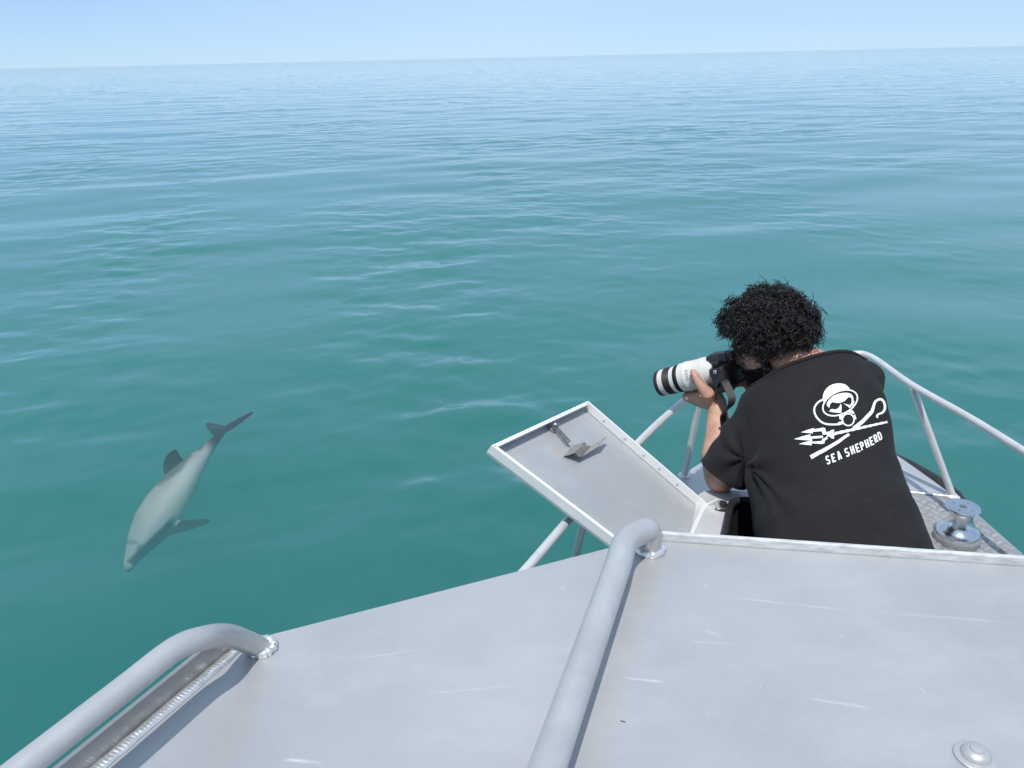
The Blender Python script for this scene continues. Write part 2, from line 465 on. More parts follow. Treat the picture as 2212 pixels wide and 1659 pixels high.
M['rim'] = simple('grey_rim_plate', (0.34, 0.335, 0.33), (0.44, 0.435, 0.43), 0.40, 0.7, 14, 0.1, 200)
m.add(v, fcs).build('side_rim', M['rim'], cb_roof)


def weld_strip(name, a, b, side, parent, width=0.017, high=0.0042):
    """flat run of weld with uneven chevron ripples from a to b, side = direction across"""
    a, b, side = Vector(a), Vector(b), Vector(side).normalized()
    ln = (b - a).length; e = (b - a) / ln
    ns, nu = int(ln / 0.0011), 10
    v, f = [], []
    for i in range(ns + 1):
        s_ = ln * i / ns
        wv = width * (0.92 + 0.16 * noise.noise(Vector((s_ * 60, 0.3, 0)))) * min(1.0, s_ / 0.012 + 0.25)
        for j in range(nu + 1):
            u = -1 + 2 * j / nu
            ph = s_ / 0.0046 + 0.55 * u * u + 0.35 * noise.noise(Vector((s_ * 45, u * 0.7, 2)))
            h = high * math.sqrt(max(0, 1 - u * u)) * (0.85 + 0.3 * noise.noise(Vector((s_ * 80, u, 5)))) + 0.0007 * (1 - abs(u)) * math.cos(6.283 * ph)
            v.append(a + e * s_ + side * (u * wv / 2) + Vector((0, 0, h)))
    for i in range(ns):
        for j in range(nu):
            k = i * (nu + 1) + j
            f.append((k, k + 1, k + nu + 2, k + nu + 1))
    return mesh_obj(name, v, f, M['weld'], parent, True)

def weld_collar(name, c, rad, parent, n=44):
    m = MB(); v = []
    pts = [Vector(c) + Vector((math.cos(2 * math.pi * k / n) * rad, math.sin(2 * math.pi * k / n) * rad, 0.0035)) for k in range(n + 1)]
    rads = [0.0060 * (0.86 + 0.2 * ((k % 4) / 3.0)) + 0.0008 * math.sin(k * 2.1) for k in range(n + 1)]
    return m.tube(pts, rads, 9, False).build(name, M['weld'], parent, smooth=True)

weld_strip('weld_bead', c2r - rdir * 0.020 + rin * 0.011 + Vector((0, 0, 0.0006)), c2r + rdir * 0.85 + rin * 0.011 + Vector((0, 0, 0.0006)), rin, cb_roof)

def grab_rail(path, rad, label):
    r = MB().tube(catmull(path, 10), rad, 28).build('grab_rail', M['tube'], boat, smooth=True, label=label)
    weld_collar('weld_collar', path[0], rad + 0.001, r)
    return r

t0, t1 = Vector((0.1685, 1.0112, 2.1520)), Vector((0.0260, 0.5892, 2.1520))
d = (t1 - t0).normalized()
foot = Vector((0.2030, 1.0371, 2.1000))
grab_rail([foot, foot + Vector((-0.001, -0.002, 0.022)), foot + Vector((-0.008, -0.010, 0.042)), t0 + d * 0.030] + [t0 + d * (0.09 + 0.06 * k) for k in range(16)], 0.0185,
          'roof grab rail ending in a bend at the front upstand, nearest the hatch lid')
q0, q1 = Vector((-0.3780, 0.7103, 2.2050)), Vector((-0.4488, 0.5716, 2.2050))
d = (q1 - q0).normalized()
footl = Vector((-0.3299, 0.8335, 2.1000))
grab_rail([footl, Vector((-0.3390, 0.8176, 2.1240)), Vector((-0.3485, 0.7814, 2.1650)), Vector((-0.3587, 0.7406, 2.1950)), q0] + [q0 + d * (0.06 * k) for k in range(1, 17)], 0.0138,
          'roof grab rail running along the port side rim')

# domed roof fitting
fit = Vector((0.4832, 0.6378, 2.1000))
fo = MB().lathe(fit, (0, 0, 1), [(0.0, 0.021), (0.0025, 0.021), (0.004, 0.0185), (0.004, 0.0165)], 36).build('roof_fitting', M['tube'], boat, smooth=True, label='small domed fitting on the cabin roof')
MB().lathe(fit, (0, 0, 1), [(0.003, 0.0150), (0.006, 0.0148), (0.0095, 0.012), (0.0115, 0.008), (0.0125, 0.003), (0.0126, 0.0005)], 32).build('dome', M['tube'], fo, smooth=True)
MB().lathe(fit, (0, 0, 1), [(0.0112, 0.0075), (0.0135, 0.0066), (0.0142, 0.004), (0.0143, 0.0005)], 20).build('screw', M['tube'], fo, smooth=True)

# cabin walls and windscreen under the roof (face the foredeck)
def cabin():
    m = MB()
    low = [bp(-1.15, -0.55), bp(-1.15, 0.62)]
    ins = 0.03
    top = [fl + fwd_in * ins + fdir * 0.03, fr_ + fwd_in * ins]
    v = [ZR(top[0], ROOF - 0.007), ZR(top[1], ROOF - 0.007), Vector((fr_.x + 0.02, fr_.y + 0.1, DECK - 0.02)), Vector((fl.x + 0.04, fl.y + 0.16, DECK - 0.02))]
    sidev = [ZR(cl + Vector((0.03, -0.03, 0)), ROOF - 0.007), ZR(cb + Vector((0.04, -0.03, 0)), ROOF - 0.007), ZR(aft + Vector((0.05, 0, 0)), ROOF - 0.007)]
    sideb = [Vector((p.x, p.y, DECK - 0.3)) for p in sidev]
    m.add(v, [(0, 1, 2, 3)])
    m.add(sidev + sideb, [(0, 3, 4, 1), (1, 4, 5, 2)])
    m.add([v[0], v[3], sidev[0], sideb[0]], [(0, 2, 3, 1)])
    return m, v
cm, cv = cabin()
cab = cm.build('cabin_wall', M['hull'], boat)
for k in range(2):
    a, b2 = 0.05 + 0.47 * k, 0.05 + 0.47 * k + 0.43
    top_a, top_b = cv[0].lerp(cv[1], a), cv[0].lerp(cv[1], b2)
    bot_a, bot_b = cv[3].lerp(cv[2], a), cv[3].lerp(cv[2], b2)
    nrm = Vector((-fwd_in.x, -fwd_in.y, 0.15)) * 0.006
    MB().add([top_a.lerp(bot_a, 0.12) + nrm, top_b.lerp(bot_b, 0.12) + nrm, top_b.lerp(bot_b, 0.62) + nrm, top_a.lerp(bot_a, 0.62) + nrm], [(0, 1, 2, 3)]).build('windscreen', M['glass'], cab)

# foredeck with its hatch opening, hull under it
stbd = [(-1.6, 0.80), (-1.0, 0.70), (-0.6, 0.62), (-0.36, 0.556), (-0.03, 0.466), (0.11, 0.415), (0.24, 0.352), (0.42, 0.27), (0.60, 0.17), (0.74, 0.075)]
port = [(-1.6, -0.80), (-1.0, -0.72), (-0.6, -0.63), (-0.4, -0.58), (-0.2, -0.53), (0.0, -0.462), (0.10, -0.395), (0.24, -0.33), (0.42, -0.25), (0.60, -0.155), (0.74, -0.07)]
outline = [bp(t, w) for t, w in stbd] + [bp(0.80, 0.0)] + [bp(t, w) for t, w in reversed(port)]
V2 = lambda x, y: Vector((x, y, 0))
TRUNK = 1.60
trunk_poly = [V2(0.545, 2.10), V2(1.125, 2.00), V2(0.985, 1.32), V2(0.345, 1.45)]     # raised hatch trunk
hole = [V2(0.624, 2.011), V2(1.085, 1.932), V2(0.955, 1.36), V2(0.425, 1.47)]
def rounded(poly, r, n=6):
    out = []
    for i in range(len(poly)):
        a, b, c = poly[i - 1], poly[i], poly[(i + 1) % len(poly)]
        u, w = (a - b).normalized(), (c - b).normalized()
        p0, p1 = b + u * r, b + w * r
        for k in range(n + 1):
            t = k / n
            out.append((1 - t) ** 2 * p0 + 2 * t * (1 - t) * b + t * t * p1)
    return out
holer = rounded(hole, 0.05)
trunkr = rounded(trunk_poly, 0.07)
def plate_with_hole(name, outer, inner, z, mat, parent):
    bm = bmesh.new()
    ov = [bm.verts.new((p.x, p.y, z)) for p in outer]
    hv = [bm.verts.new((p.x, p.y, z)) for p in inner]
    edges = [bm.edges.new((l[i], l[(i + 1) % len(l)])) for l in (ov, hv) for i in range(len(l))]
    bmesh.ops.triangle_fill(bm, use_beauty=True, use_dissolve=False, edges=edges)
    bmesh.ops.recalc_face_normals(bm, faces=bm.faces)
    if sum(f.normal.z for f in bm.faces) < 0:
        bmesh.ops.reverse_faces(bm, faces=bm.faces)
    bm.verts.index_update()
    o = mesh_obj(name, [v.co.copy() for v in bm.verts], [tuple(v.index for v in f.verts) for f in bm.faces], mat, parent)
    bm.free()
    return o
deck = plate_with_hole('foredeck', outline, holer, DECK, M['deck'], boat)
trunk = plate_with_hole('hatch_trunk', [p + (sum(trunk_poly, Vector()) / 4 - p) * 0.02 for p in trunkr], holer, TRUNK, M['rail'], boat)
kt = len(trunkr)
m = MB()
tc_ = sum(trunk_poly, Vector()) / 4
v = []
for z, sc in ((DECK + 0.002, 1.03), (DECK + 0.012, 1.004), (TRUNK - 0.012, 1.0), (TRUNK - 0.003, 0.993), (TRUNK, 0.98)):
    v += [Vector((tc_.x + (p.x - tc_.x) * sc, tc_.y + (p.y - tc_.y) * sc, z)) for p in trunkr]
m.add(v, [(r * kt + i, r * kt + (i + 1) % kt, (r + 1) * kt + (i + 1) % kt, (r + 1) * kt + i)[::-1] for r in range(4) for i in range(kt)])
m.build('trunk_side', M['rail'], trunk, smooth=True)
# hull shell from the deck edge to below the water
m = MB(); n = len(outline)
ctr = bp(-0.4, 0)
rows = []
for z, sc in ((DECK - 0.001, 1.0), (DECK - 0.10, 0.985), (0.7, 0.86), (0.1, 0.74), (-0.35, 0.55)):
    rows += [Vector((ctr.x + (p.x - ctr.x) * sc, ctr.y + (p.y - ctr.y) * sc, z)) for p in outline]
fc = [(r * n + i, (r + 1) * n + i, (r + 1) * n + (i + 1) % n, r * n + (i + 1) % n) for r in range(4) for i in range(n)]
fc.append(tuple(range(4 * n, 5 * n)))
m.add(rows, fc).build('hull', M['hull'], boat)
# well below the hatch, its deep shade painted near-black, black gasket round it
m = MB(); k = len(holer)
v = [Vector((p.x, p.y, TRUNK - 0.002)) for p in holer] + [Vector((p.x, p.y, 0.62)) for p in holer]
m.add(v, [(i, k + i, k + (i + 1) % k, (i + 1) % k) for i in range(k)] + [tuple(range(k, 2 * k))])
well = m.build('hatch_well', M['well'], boat, label='dark open hatch in the foredeck')
loop = holer + [holer[0]]
MB().tube([Vector((p.x, p.y, TRUNK + 0.008)) for p in loop], 0.011, 10, False).build('gasket', M['rubber'], well, smooth=True)
# tread plate on the starboard side
tp = [bp(-1.15, 0.19), bp(-1.15, 0.72), bp(-0.6, 0.612), bp(-0.36, 0.548), bp(-0.03, 0.458), bp(-0.005, 0.15), bp(-0.3, 0.17)]
M['tread'] = metal_plate('worn_tread_plate', (0.33, 0.34, 0.35), (0.43, 0.435, 0.44), 0.42, 0.55)
tread = MB().prism([(p.x, p.y) for p in tp], DECK + 0.002, DECK + 0.005).build('tread_plate', M['tread'], boat)
def inside(p, poly):
    c = False
    for i in range(len(poly)):
        a, b = poly[i - 1], poly[i]
        if (a.y > p.y) != (b.y > p.y) and p.x < (b.x - a.x) * (p.y - a.y) / (b.y - a.y) + a.x: c = not c
    return c
m = MB(); rnd = random.Random(4)
ux, uy = (SX + AX * 0.9).normalized(), (AX - SX * 0.9).normalized()
for i in range(-26, 40):
    for j in range(-26, 40):
        c = bp(-0.5, 0.4) + ux * (i * 0.030) + uy * (j * 0.030)
        if not all(inside(c + e, tp) for e in (ux * 0.014, -ux * 0.014, uy * 0.014, -uy * 0.014)): continue
        e, s2 = (ux, uy) if (i + j) % 2 else (uy, ux)
        for k in range(5):
            cc = c + s2 * ((k - 2) * 0.0052); cc.z = DECK + 0.0055
            hl = 0.0125 - abs(k - 2) * 0.0012
            m.add([cc - e * hl, cc - s2 * 0.0014, cc + e * hl, cc + s2 * 0.0014, cc - e * hl * 0.7 + Vector((0, 0, 0.0022)), cc + e * hl * 0.7 + Vector((0, 0, 0.0022))],
                  [(0, 1, 4), (1, 2, 5, 4), (2, 3, 5), (3, 0, 4, 5)])
m.build('tread_bars', M['rail'], tread, kind='stuff')
ripple_bead([bp(0.005, 0.16, DECK + 0.004), bp(-0.015, 0.455, DECK + 0.004)], 0.004).build('weld_seam', M['weld'], deck, smooth=True)
# rubber fender on the starboard gunwale
MB().tube([bp(-0.10, 0.492, DECK - 0.022), bp(0.02, 0.462, DECK - 0.016), bp(0.11, 0.43, DECK - 0.014), bp(0.24, 0.366, DECK - 0.012), bp(0.34, 0.315, DECK - 0.016)], [0.010, 0.026, 0.026, 0.018, 0.008], 12).build('gunwale_fender', M['rubber'], boat, smooth=True)

# pulpit rail and its stanchions
rail_pts = [(-0.0702, 1.3990, 1.7000), (0.0323, 1.5630, 1.7120), (0.1523, 1.7913, 1.7060), (0.3997, 2.2195, 1.7100), (0.5952, 2.4768, 1.7350), (0.658, 2.545, 1.742), (0.735, 2.655, 1.745), (0.87, 2.765, 1.745), (1.02, 2.805, 1.745),
            (1.17, 2.815, 1.745), (1.262, 2.808, 1.748), (1.3227, 2.7708, 1.7500), (1.3443, 2.4897, 1.7500), (1.3934, 2.2317, 1.7500), (1.4253, 1.9959, 1.7500), (1.4785, 1.6004, 1.7500)]
pulpit = MB().tube(catmull(rail_pts, 6), 0.0116, 18).build('pulpit_rail', M['rail'], boat, smooth=True, label='satin aluminium tube rail round the bow')
def stanchion(a, b, r=0.0115):
    a, b = Vector(a), Vector(b)
    s = MB().tube([a, a.lerp(b, 0.5), b], r, 16).build('stanchion', M['rail'], boat, smooth=True)
    MB().lathe(a - Vector((0, 0, 0.001)), (0, 0, 1), [(0, 0.024), (0.004, 0.024), (0.006, 0.015), (0.010, 0.012)], 20).build('foot_flange', M['rail'], s, smooth=True)
stanchion((0.6168, 2.5686, 1.3800), (0.648, 2.528, 1.745))
stanchion((1.4951, 2.3835, 1.3800), (1.3425, 2.4775, 1.7450))
stanchion(Vector((0.1668, 1.9459, 1.4500)) - Vector((0.0, 0.0, 0.0)), (0.1931, 1.8446, 1.7120))
stanchion(bp(-0.9, 0.66, DECK), (1.4793, 1.6597, 1.7450))

# anchor windlass drum by the starboard rail
wb = Vector((1.3665, 2.1141, 1.3850))
WS = 0.90
class WMB(MB):
    def lathe(s, o, axis, prof, n=32, caps=True):
        return MB.lathe(s, Vector(wb) + (Vector(o) - Vector(wb)) * WS, axis, [(h * WS, r * WS) for h, r in prof], n, caps)
wl_ = WMB().lathe(wb, (0, 0, 1), [(0, 0.074), (0.018, 0.074), (0.023, 0.071), (0.024, 0.066)], 40).build('windlass', M['grey_plastic'], boat, smooth=True, label='polished capstan winch on a grey base')
WT = Vector((-0.02, -0.01, 1)).normalized()
WMB().lathe(wb + WT * 0.023, WT, [(0, 0.066), (0.010, 0.069), (0.018, 0.067), (0.027, 0.059), (0.036, 0.049), (0.048, 0.042), (0.066, 0.0375), (0.084, 0.036), (0.094, 0.038), (0.101, 0.046), (0.104, 0.053), (0.107, 0.0545), (0.1095, 0.053), (0.110, 0.047), (0.1105, 0.012), (0.1085, 0.010)], 48).build('drum', M['steel'], wl_, smooth=True)
WMB().lathe(wb + WT * 0.13, WT, [(0.0, 0.010), (0.005, 0.010), (0.006, 0.008)], 16).build('drive_socket', M['dark_steel'], wl_, smooth=True)
for ang in (0.6, 2.2, 3.9, 5.3):
    WMB().lathe(wb + WT * 0.1325 + Vector((math.cos(ang), math.sin(ang), 0)) * 0.032, WT, [(0, 0.0035), (0.0015, 0.0035)], 10).build('screw_head', M['dark_steel'], wl_)


# open hatch lid leaning out on the port rail
LA, LB, LC, LD = (Vector(p) for p in ((-0.0537, 1.7811, 1.9131), (0.2236, 2.1831, 1.8523), (0.5532, 2.0039, 1.6000), (0.3798, 1.6305, 1.6047)))
LN = Vector((0.511, -0.227, 0.829)).normalized()
lidmid = (LA + LB + LC + LD) / 4
RH = 0.027
def inset(p, d): return p + (lidmid - p).normalized() * d
m = MB()
q = [LA, LB, LC, LD]
base = [p - LN * RH for p in q]
m.add(base + [p - LN * 0.004 for p in base], [(0, 3, 2, 1), (4, 5, 6, 7)] + [(i, (i + 1) % 4, 4 + (i + 1) % 4, 4 + i) for i in range(4)])
lid = m.build('hatch_lid', M['lid'], boat, label='open aluminium hatch lid propped on the port rail, inner face up')
for i in range(4):
    a, b = q[i], q[(i + 1) % 4]
    inn = LN.cross(b - a).normalized()
    if inn.dot(lidmid - a) < 0: inn = -inn
    e = (b - a).normalized()
    ctr_ = (a + b) / 2 - LN * (RH / 2 - 0.001) + inn * 0.0025
    mm = MB().box(ctr_, e * ((b - a).length / 2 + (0.0 if i % 2 else -0.0052)), inn * 0.0025, LN * (RH / 2))
    if i != 1:
        mm.box((a + b) / 2 + inn * 0.008 - LN * 0.0005, e * ((b - a).length / 2 - 0.012), inn * 0.0029, LN * 0.0014)
    mm.build('lid_rim', M['bright'], lid, bevel=0.0012)
# rivets along the far rim
far_in = LN.cross(LC - LB).normalized()
if far_in.dot(lidmid - LB) < 0: far_in = -far_in
for k in range(5):
    p = LB.lerp(LC, (0.16, 0.34, 0.50, 0.63, 0.78)[k]) + far_in * 0.0055 - LN * 0.012
    MB().lathe(p, far_in, [(0, 0.0042), (0.0012, 0.0038), (0.002, 0.002), (0.0022, 0.0005)], 12).build('rivet', M['rail'], lid, smooth=True)
# latch lever
la, lb_ = Vector((0.1209, 2.0027, 1.8662)) - LN * RH, Vector((0.1576, 1.9646, 1.8331)) - LN * RH
m = MB().bar(la + LN * 0.016, lb_ + LN * 0.018, 0.0045, 0.0025, LN)
m.bar(la + LN * 0.010, lb_ + LN * 0.008, 0.003, 0.002, LN)
m.lathe(la, LN, [(0, 0.013), (0.006, 0.013), (0.008, 0.009), (0.024, 0.008), (0.026, 0.006)], 18)
la2 = (lb_ - la).normalized().cross(LN)
m.bar(la + LN * 0.020 - la2 * 0.014, la + LN * 0.020 + la2 * 0.014, 0.004, 0.003, LN)
m.build('latch', M['dark_steel'], lid, smooth=True)
# bent keeper plate
k0, k1, k2 = (Vector(p) - LN * RH for p in ((0.1464, 1.9147, 1.8263), (0.1803, 1.9191, 1.8066), (0.2410, 2.0067, 1.7932)))
w_ = ((Vector((0.1828, 1.9934, 1.8255)) - LN * RH) - k0)
w_ = w_ * 0.8
prof = [(k0, 0.001), (k0.lerp(k1, 0.25), 0.012), (k0.lerp(k1, 0.5), 0.028), (k1 - (k1 - k0) * 0.1, 0.020), (k1 + (k2 - k1) * 0.2, 0.014), (k2 - (k2 - k1) * 0.1, 0.022), (k2, 0.027)]
v = []
for p, h in prof:
    for s2 in (0, 1):
        for th in (0, 0.003):
            v.append(p + w_ * s2 * (0.8 if p is k2 else 1) + LN * (h + th))
fc = []
for i in range(len(prof) - 1):
    b = i * 4; c = b + 4
    fc += [(b, c, c + 2, b + 2), (b + 1, b + 3, c + 3, c + 1), (b, b + 1, c + 1, c), (b + 2, c + 2, c + 3, b + 3)]
fc += [(0, 2, 3, 1), tuple(len(v) - 4 + i for i in (0, 1, 3, 2))]
M['keeper'] = simple('dirty_aluminium', (0.24, 0.235, 0.22), (0.40, 0.385, 0.35), 0.55, 0.3, 60, 0.4, 300)
MB().add(v, fc).build('keeper_plate', M['keeper'], lid)
# hinge arm and its pivot on the trunk
p0, p1 = LC - LN * 0.02 + (LD - LC).normalized() * 0.02, Vector((0.5778, 1.9723, 1.6120))
hg = MB().tube([p0, p0.lerp(p1, 0.5), p1], 0.0065, 14).build('hinge_arm', M['rail'], lid, smooth=True)
MB().lathe(p1 - (p1 - p0).normalized() * 0.006, (p1 - p0), [(0, 0.006), (0, 0.013), (0.010, 0.013), (0.010, 0.005)], 20).build('hinge_eye', M['tube'], hg, smooth=True)
MB().lathe(Vector((p1.x + 0.012, p1.y + 0.006, TRUNK + 0.0005)), (0, 0, 1), [(0, 0.022), (0.006, 0.021), (0.010, 0.014), (0.018, 0.012)], 20).build('hinge_mount', M['rubber'], hg, smooth=True)
MB().bar(LC + (LD - LC).normalized() * 0.012 - LN * 0.008, p1 + Vector((0, 0.012, 0.01)), 0.002, 0.006, LN).build('hinge_strap', M['bright'], lid)


# ------------------------------------------------------------------ organic shapes: closed pieces fused into one skin
def capsule(m, pts, rads, n=14):
    pts = [Vector(p) for p in pts]; rads = list(rads)
    d0, d1 = (pts[0] - pts[1]).normalized(), (pts[-1] - pts[-2]).normalized()
    P, R = [], []
    for a in (88, 60, 30):
        P.append(pts[0] + d0 * rads[0] * math.sin(math.radians(a))); R.append(rads[0] * math.cos(math.radians(a)))
    P += pts; R += rads
    for a in (30, 60, 88):
        P.append(pts[-1] + d1 * rads[-1] * math.sin(math.radians(a))); R.append(rads[-1] * math.cos(math.radians(a)))
    m.tube(P, R, n)

def ellipsoid(m, c, ax, ay, az, n=18, k=12):
    c, ax, ay, az = map(Vector, (c, ax, ay, az))
    v = [c - az]; f = []
    for i in range(1, k):
        t = math.pi * i / k - math.pi / 2
        v += [c + (ax * math.cos(2 * math.pi * j / n) + ay * math.sin(2 * math.pi * j / n)) * math.cos(t) + az * math.sin(t) for j in range(n)]
    v.append(c + az)
    f += [(0, 1 + (j + 1) % n, 1 + j) for j in range(n)]
    for i in range(k - 2):
        a, b = 1 + i * n, 1 + (i + 1) * n
        f += [(a + j, a + (j + 1) % n, b + (j + 1) % n, b + j) for j in range(n)]
    e = len(v) - 1; a = 1 + (k - 2) * n
    f += [(a + j, a + (j + 1) % n, e) for j in range(n)]
    m.add(v, f)

def loft(m, secs, n=40, sup=2.5):
    """secs: (left point, right point, half depth); closed tube of rounded sections"""
    C = [(Vector(a) + Vector(b)) / 2 for a, b, h in secs]
    v = []
    for i, (a, b, h) in enumerate(secs):
        lat = (Vector(b) - Vector(a)) / 2
        sp = (C[min(i + 1, len(C) - 1)] - C[max(i - 1, 0)]).normalized()
        dep = lat.normalized().cross(sp).normalized() * h
        for k in range(n):
            t = 2 * math.pi * k / n
            c, s = math.cos(t), math.sin(t)
            c = math.copysign(abs(c) ** (2 / sup), c); s = math.copysign(abs(s) ** (2 / sup), s)
            v.append(C[i] + lat * c + dep * s)
    f = [(i * n + k, i * n + (k + 1) % n, (i + 1) * n + (k + 1) % n, (i + 1) * n + k) for i in range(len(secs) - 1) for k in range(n)]
    f += [tuple(reversed(range(n))), tuple(range((len(secs) - 1) * n, len(secs) * n))]
    m.add(v, f)

def fuse(m, voxel, smooth_iter):
    """union of the closed pieces as one continuous surface"""
    me = bpy.data.meshes.new('tmp'); me.from_pydata(m.v, [], m.f); me.update()
    bm = bmesh.new(); bm.from_mesh(me); bmesh.ops.recalc_face_normals(bm, faces=bm.faces); bm.to_mesh(me); bm.free()
    o = link(bpy.data.objects.new('tmp', me))
    r = o.modifiers.new('r', 'REMESH'); r.mode = 'VOXEL'; r.voxel_size = voxel; r.use_smooth_shade = True
    if smooth_iter:
        s = o.modifiers.new('s', 'SMOOTH'); s.factor = 0.5; s.iterations = smooth_iter
    dg = bpy.context.evaluated_depsgraph_get()
    ev = o.evaluated_get(dg)
    out = bpy.data.meshes.new_from_object(ev)
    bpy.data.objects.remove(o); bpy.data.meshes.remove(me)
    return out

def finish(me, name, mat, parent):
    off = Vector((0, 0, 0)); p = parent
    while p is not None:
        off += p.location; p = p.parent
    me.transform(Matrix.Translation(-off))
    me.name = name; me.materials.clear(); me.materials.append(mat)
    me.polygons.foreach_set('use_smooth', [True] * len(me.polygons))
    return link(bpy.data.objects.new(name, me), parent)

# ------------------------------------------------------------------ materials of the figure
def skin_material():
    m, nt, N, L, b = new_mat('sun_warmed_skin')
    n = noise_node(nt, 22, 5, 0.6)
    L.new(ramp(nt, n.outputs['Fac'], [(0.28, (0.40, 0.195, 0.13)), (0.5, (0.54, 0.305, 0.215)), (0.75, (0.60, 0.385, 0.285))]), b.inputs['Base Color'])
    b.inputs['Roughness'].default_value = 0.52
    b.inputs['Subsurface Weight'].default_value = 0.12
    b.inputs['Subsurface Radius'].default_value = (0.012, 0.005, 0.003)
    n2 = noise_node(nt, 260, 3, 0.6); add_bump(nt, b, n2.outputs['Fac'], 0.25, 0.001)
    return m
def cloth_material():
    m, nt, N, L, b = new_mat('black_cotton')
    n = noise_node(nt, 7, 5, 0.6)
    wear = noise_node(nt, 26, 4, 0.65, (1.0, 1.0, 0.16))
    mixw = N.new('ShaderNodeMix'); mixw.data_type = 'RGBA'; mixw.inputs['B'].default_value = (0.05, 0.048, 0.048, 1)
    mrw = N.new('ShaderNodeMapRange'); mrw.inputs['From Min'].default_value = 0.58; mrw.inputs['From Max'].default_value = 0.82; mrw.inputs['To Max'].default_value = 0.28
    L.new(wear.outputs['Fac'], mrw.inputs['Value']); L.new(mrw.outputs['Result'], mixw.inputs['Factor'])
    L.new(mixw.outputs['Result'], b.inputs['Base Color'])
    L.new(ramp(nt, n.outputs['Fac'], [(0.3, (0.0102, 0.0096, 0.0105)), (0.7, (0.0160, 0.0150, 0.0163))]), mixw.inputs['A'])
    b.inputs['Roughness'].default_value = 0.85; b.inputs['Specular IOR Level'].default_value = 0.3
    b.inputs['Sheen Weight'].default_value = 0.03; b.inputs['Sheen Roughness'].default_value = 0.5
    n2 = noise_node(nt, 900, 2, 0.5); add_bump(nt, b, n2.outputs['Fac'], 0.3, 0.001)
    return m
def hair_material():
    m, nt, N, L, b = new_mat('black_curly_hair')
    n = noise_node(nt, 60, 3, 0.6)
    L.new(ramp(nt, n.outputs['Fac'], [(0.35, (0.005, 0.0043, 0.0040)), (0.55, (0.010, 0.008, 0.0068)), (0.75, (0.038, 0.028, 0.021))]), b.inputs['Base Color'])
    b.inputs['Roughness'].default_value = 0.36; b.inputs['Specular IOR Level'].default_value = 0.45
    return m
M['skin'], M['cloth'], M['hair'] = skin_material(), cloth_material(), hair_material()
M['print'] = simple('white_shirt_print', (0.78, 0.78, 0.78), (0.86, 0.86, 0.86), 0.7, 0.0, 90, 0.1)
M['shorts'] = simple('dark_trousers', (0.02, 0.022, 0.03), (0.035, 0.036, 0.045), 0.85, 0.0, 30, 0.2)

# ------------------------------------------------------------------ the photographer
person = empty('person', (0.83, 1.78, 0.62))
tag(person, 'person with curly black hair in a black printed T-shirt aiming a camera from the hatch', 'person')

EYE, LENS = Vector((0.6814, 2.2445, 1.9352)), Vector((0.4767, 2.3925, 1.8174))
CF = (LENS - EYE).normalized()                               # where the camera points
CU = (Vector((0, 0, 1)) - CF * CF.z).normalized()
CS = CF.cross(CU)                                            # away from the boat's cabin
HC = Vector((0.7575, 2.2377, 2.0133))                               # middle of the skull
HF = (CF + Vector((0.0, 0.05, -0.04))).normalized(); HU = (Vector((0.06, 0, 1)) - HF * HF.dot(Vector((0.06, 0, 1)))).normalized(); HS = HF.cross(HU)

secs = [((0.6305, 1.7530, 1.5030), (1.0393, 1.6164, 1.5917), 0.150), ((0.6449, 1.7906, 1.5445), (1.0384, 1.6564, 1.6268), 0.150), ((0.6499, 1.8340, 1.5735), (1.0399, 1.6967, 1.6469), 0.150), ((0.6501, 1.9038, 1.6245), (1.0335, 1.7687, 1.6899), 0.148),
        ((0.6532, 1.9812, 1.6752), (1.0331, 1.8538, 1.7227), 0.143), ((0.6542, 2.0366, 1.7341), (1.0358, 1.9334, 1.7776), 0.138), ((0.6527, 2.0790, 1.7941), (1.0405, 2.0009, 1.8428), 0.130), ((0.6450, 2.1142, 1.8396), (1.0326, 2.0550, 1.8989), 0.118),
        ((0.6612, 2.1303, 1.8876), (1.0188, 2.0943, 1.9477), 0.098), ((0.6938, 2.1326, 1.9175), (0.9933, 2.1205, 1.9830), 0.078), ((0.7359, 2.1364, 1.9336), (0.9580, 2.1455, 2.0068), 0.062), ((0.7799, 2.1348, 1.9403), (0.9103, 2.1619, 1.9950), 0.056)]
SHL, SHR = Vector((0.7026, 2.0794, 1.8292)), Vector((0.9896, 2.1097, 1.9225))
ELB, WRI = Vector((0.6096, 2.0923, 1.6375)), Vector((0.6300, 2.2643, 1.7979))
HEM = Vector((0.6115, 2.0686, 1.6596))

def lens_at(a): return LENS - CF * a                         # point on the lens axis, a metres behind its front

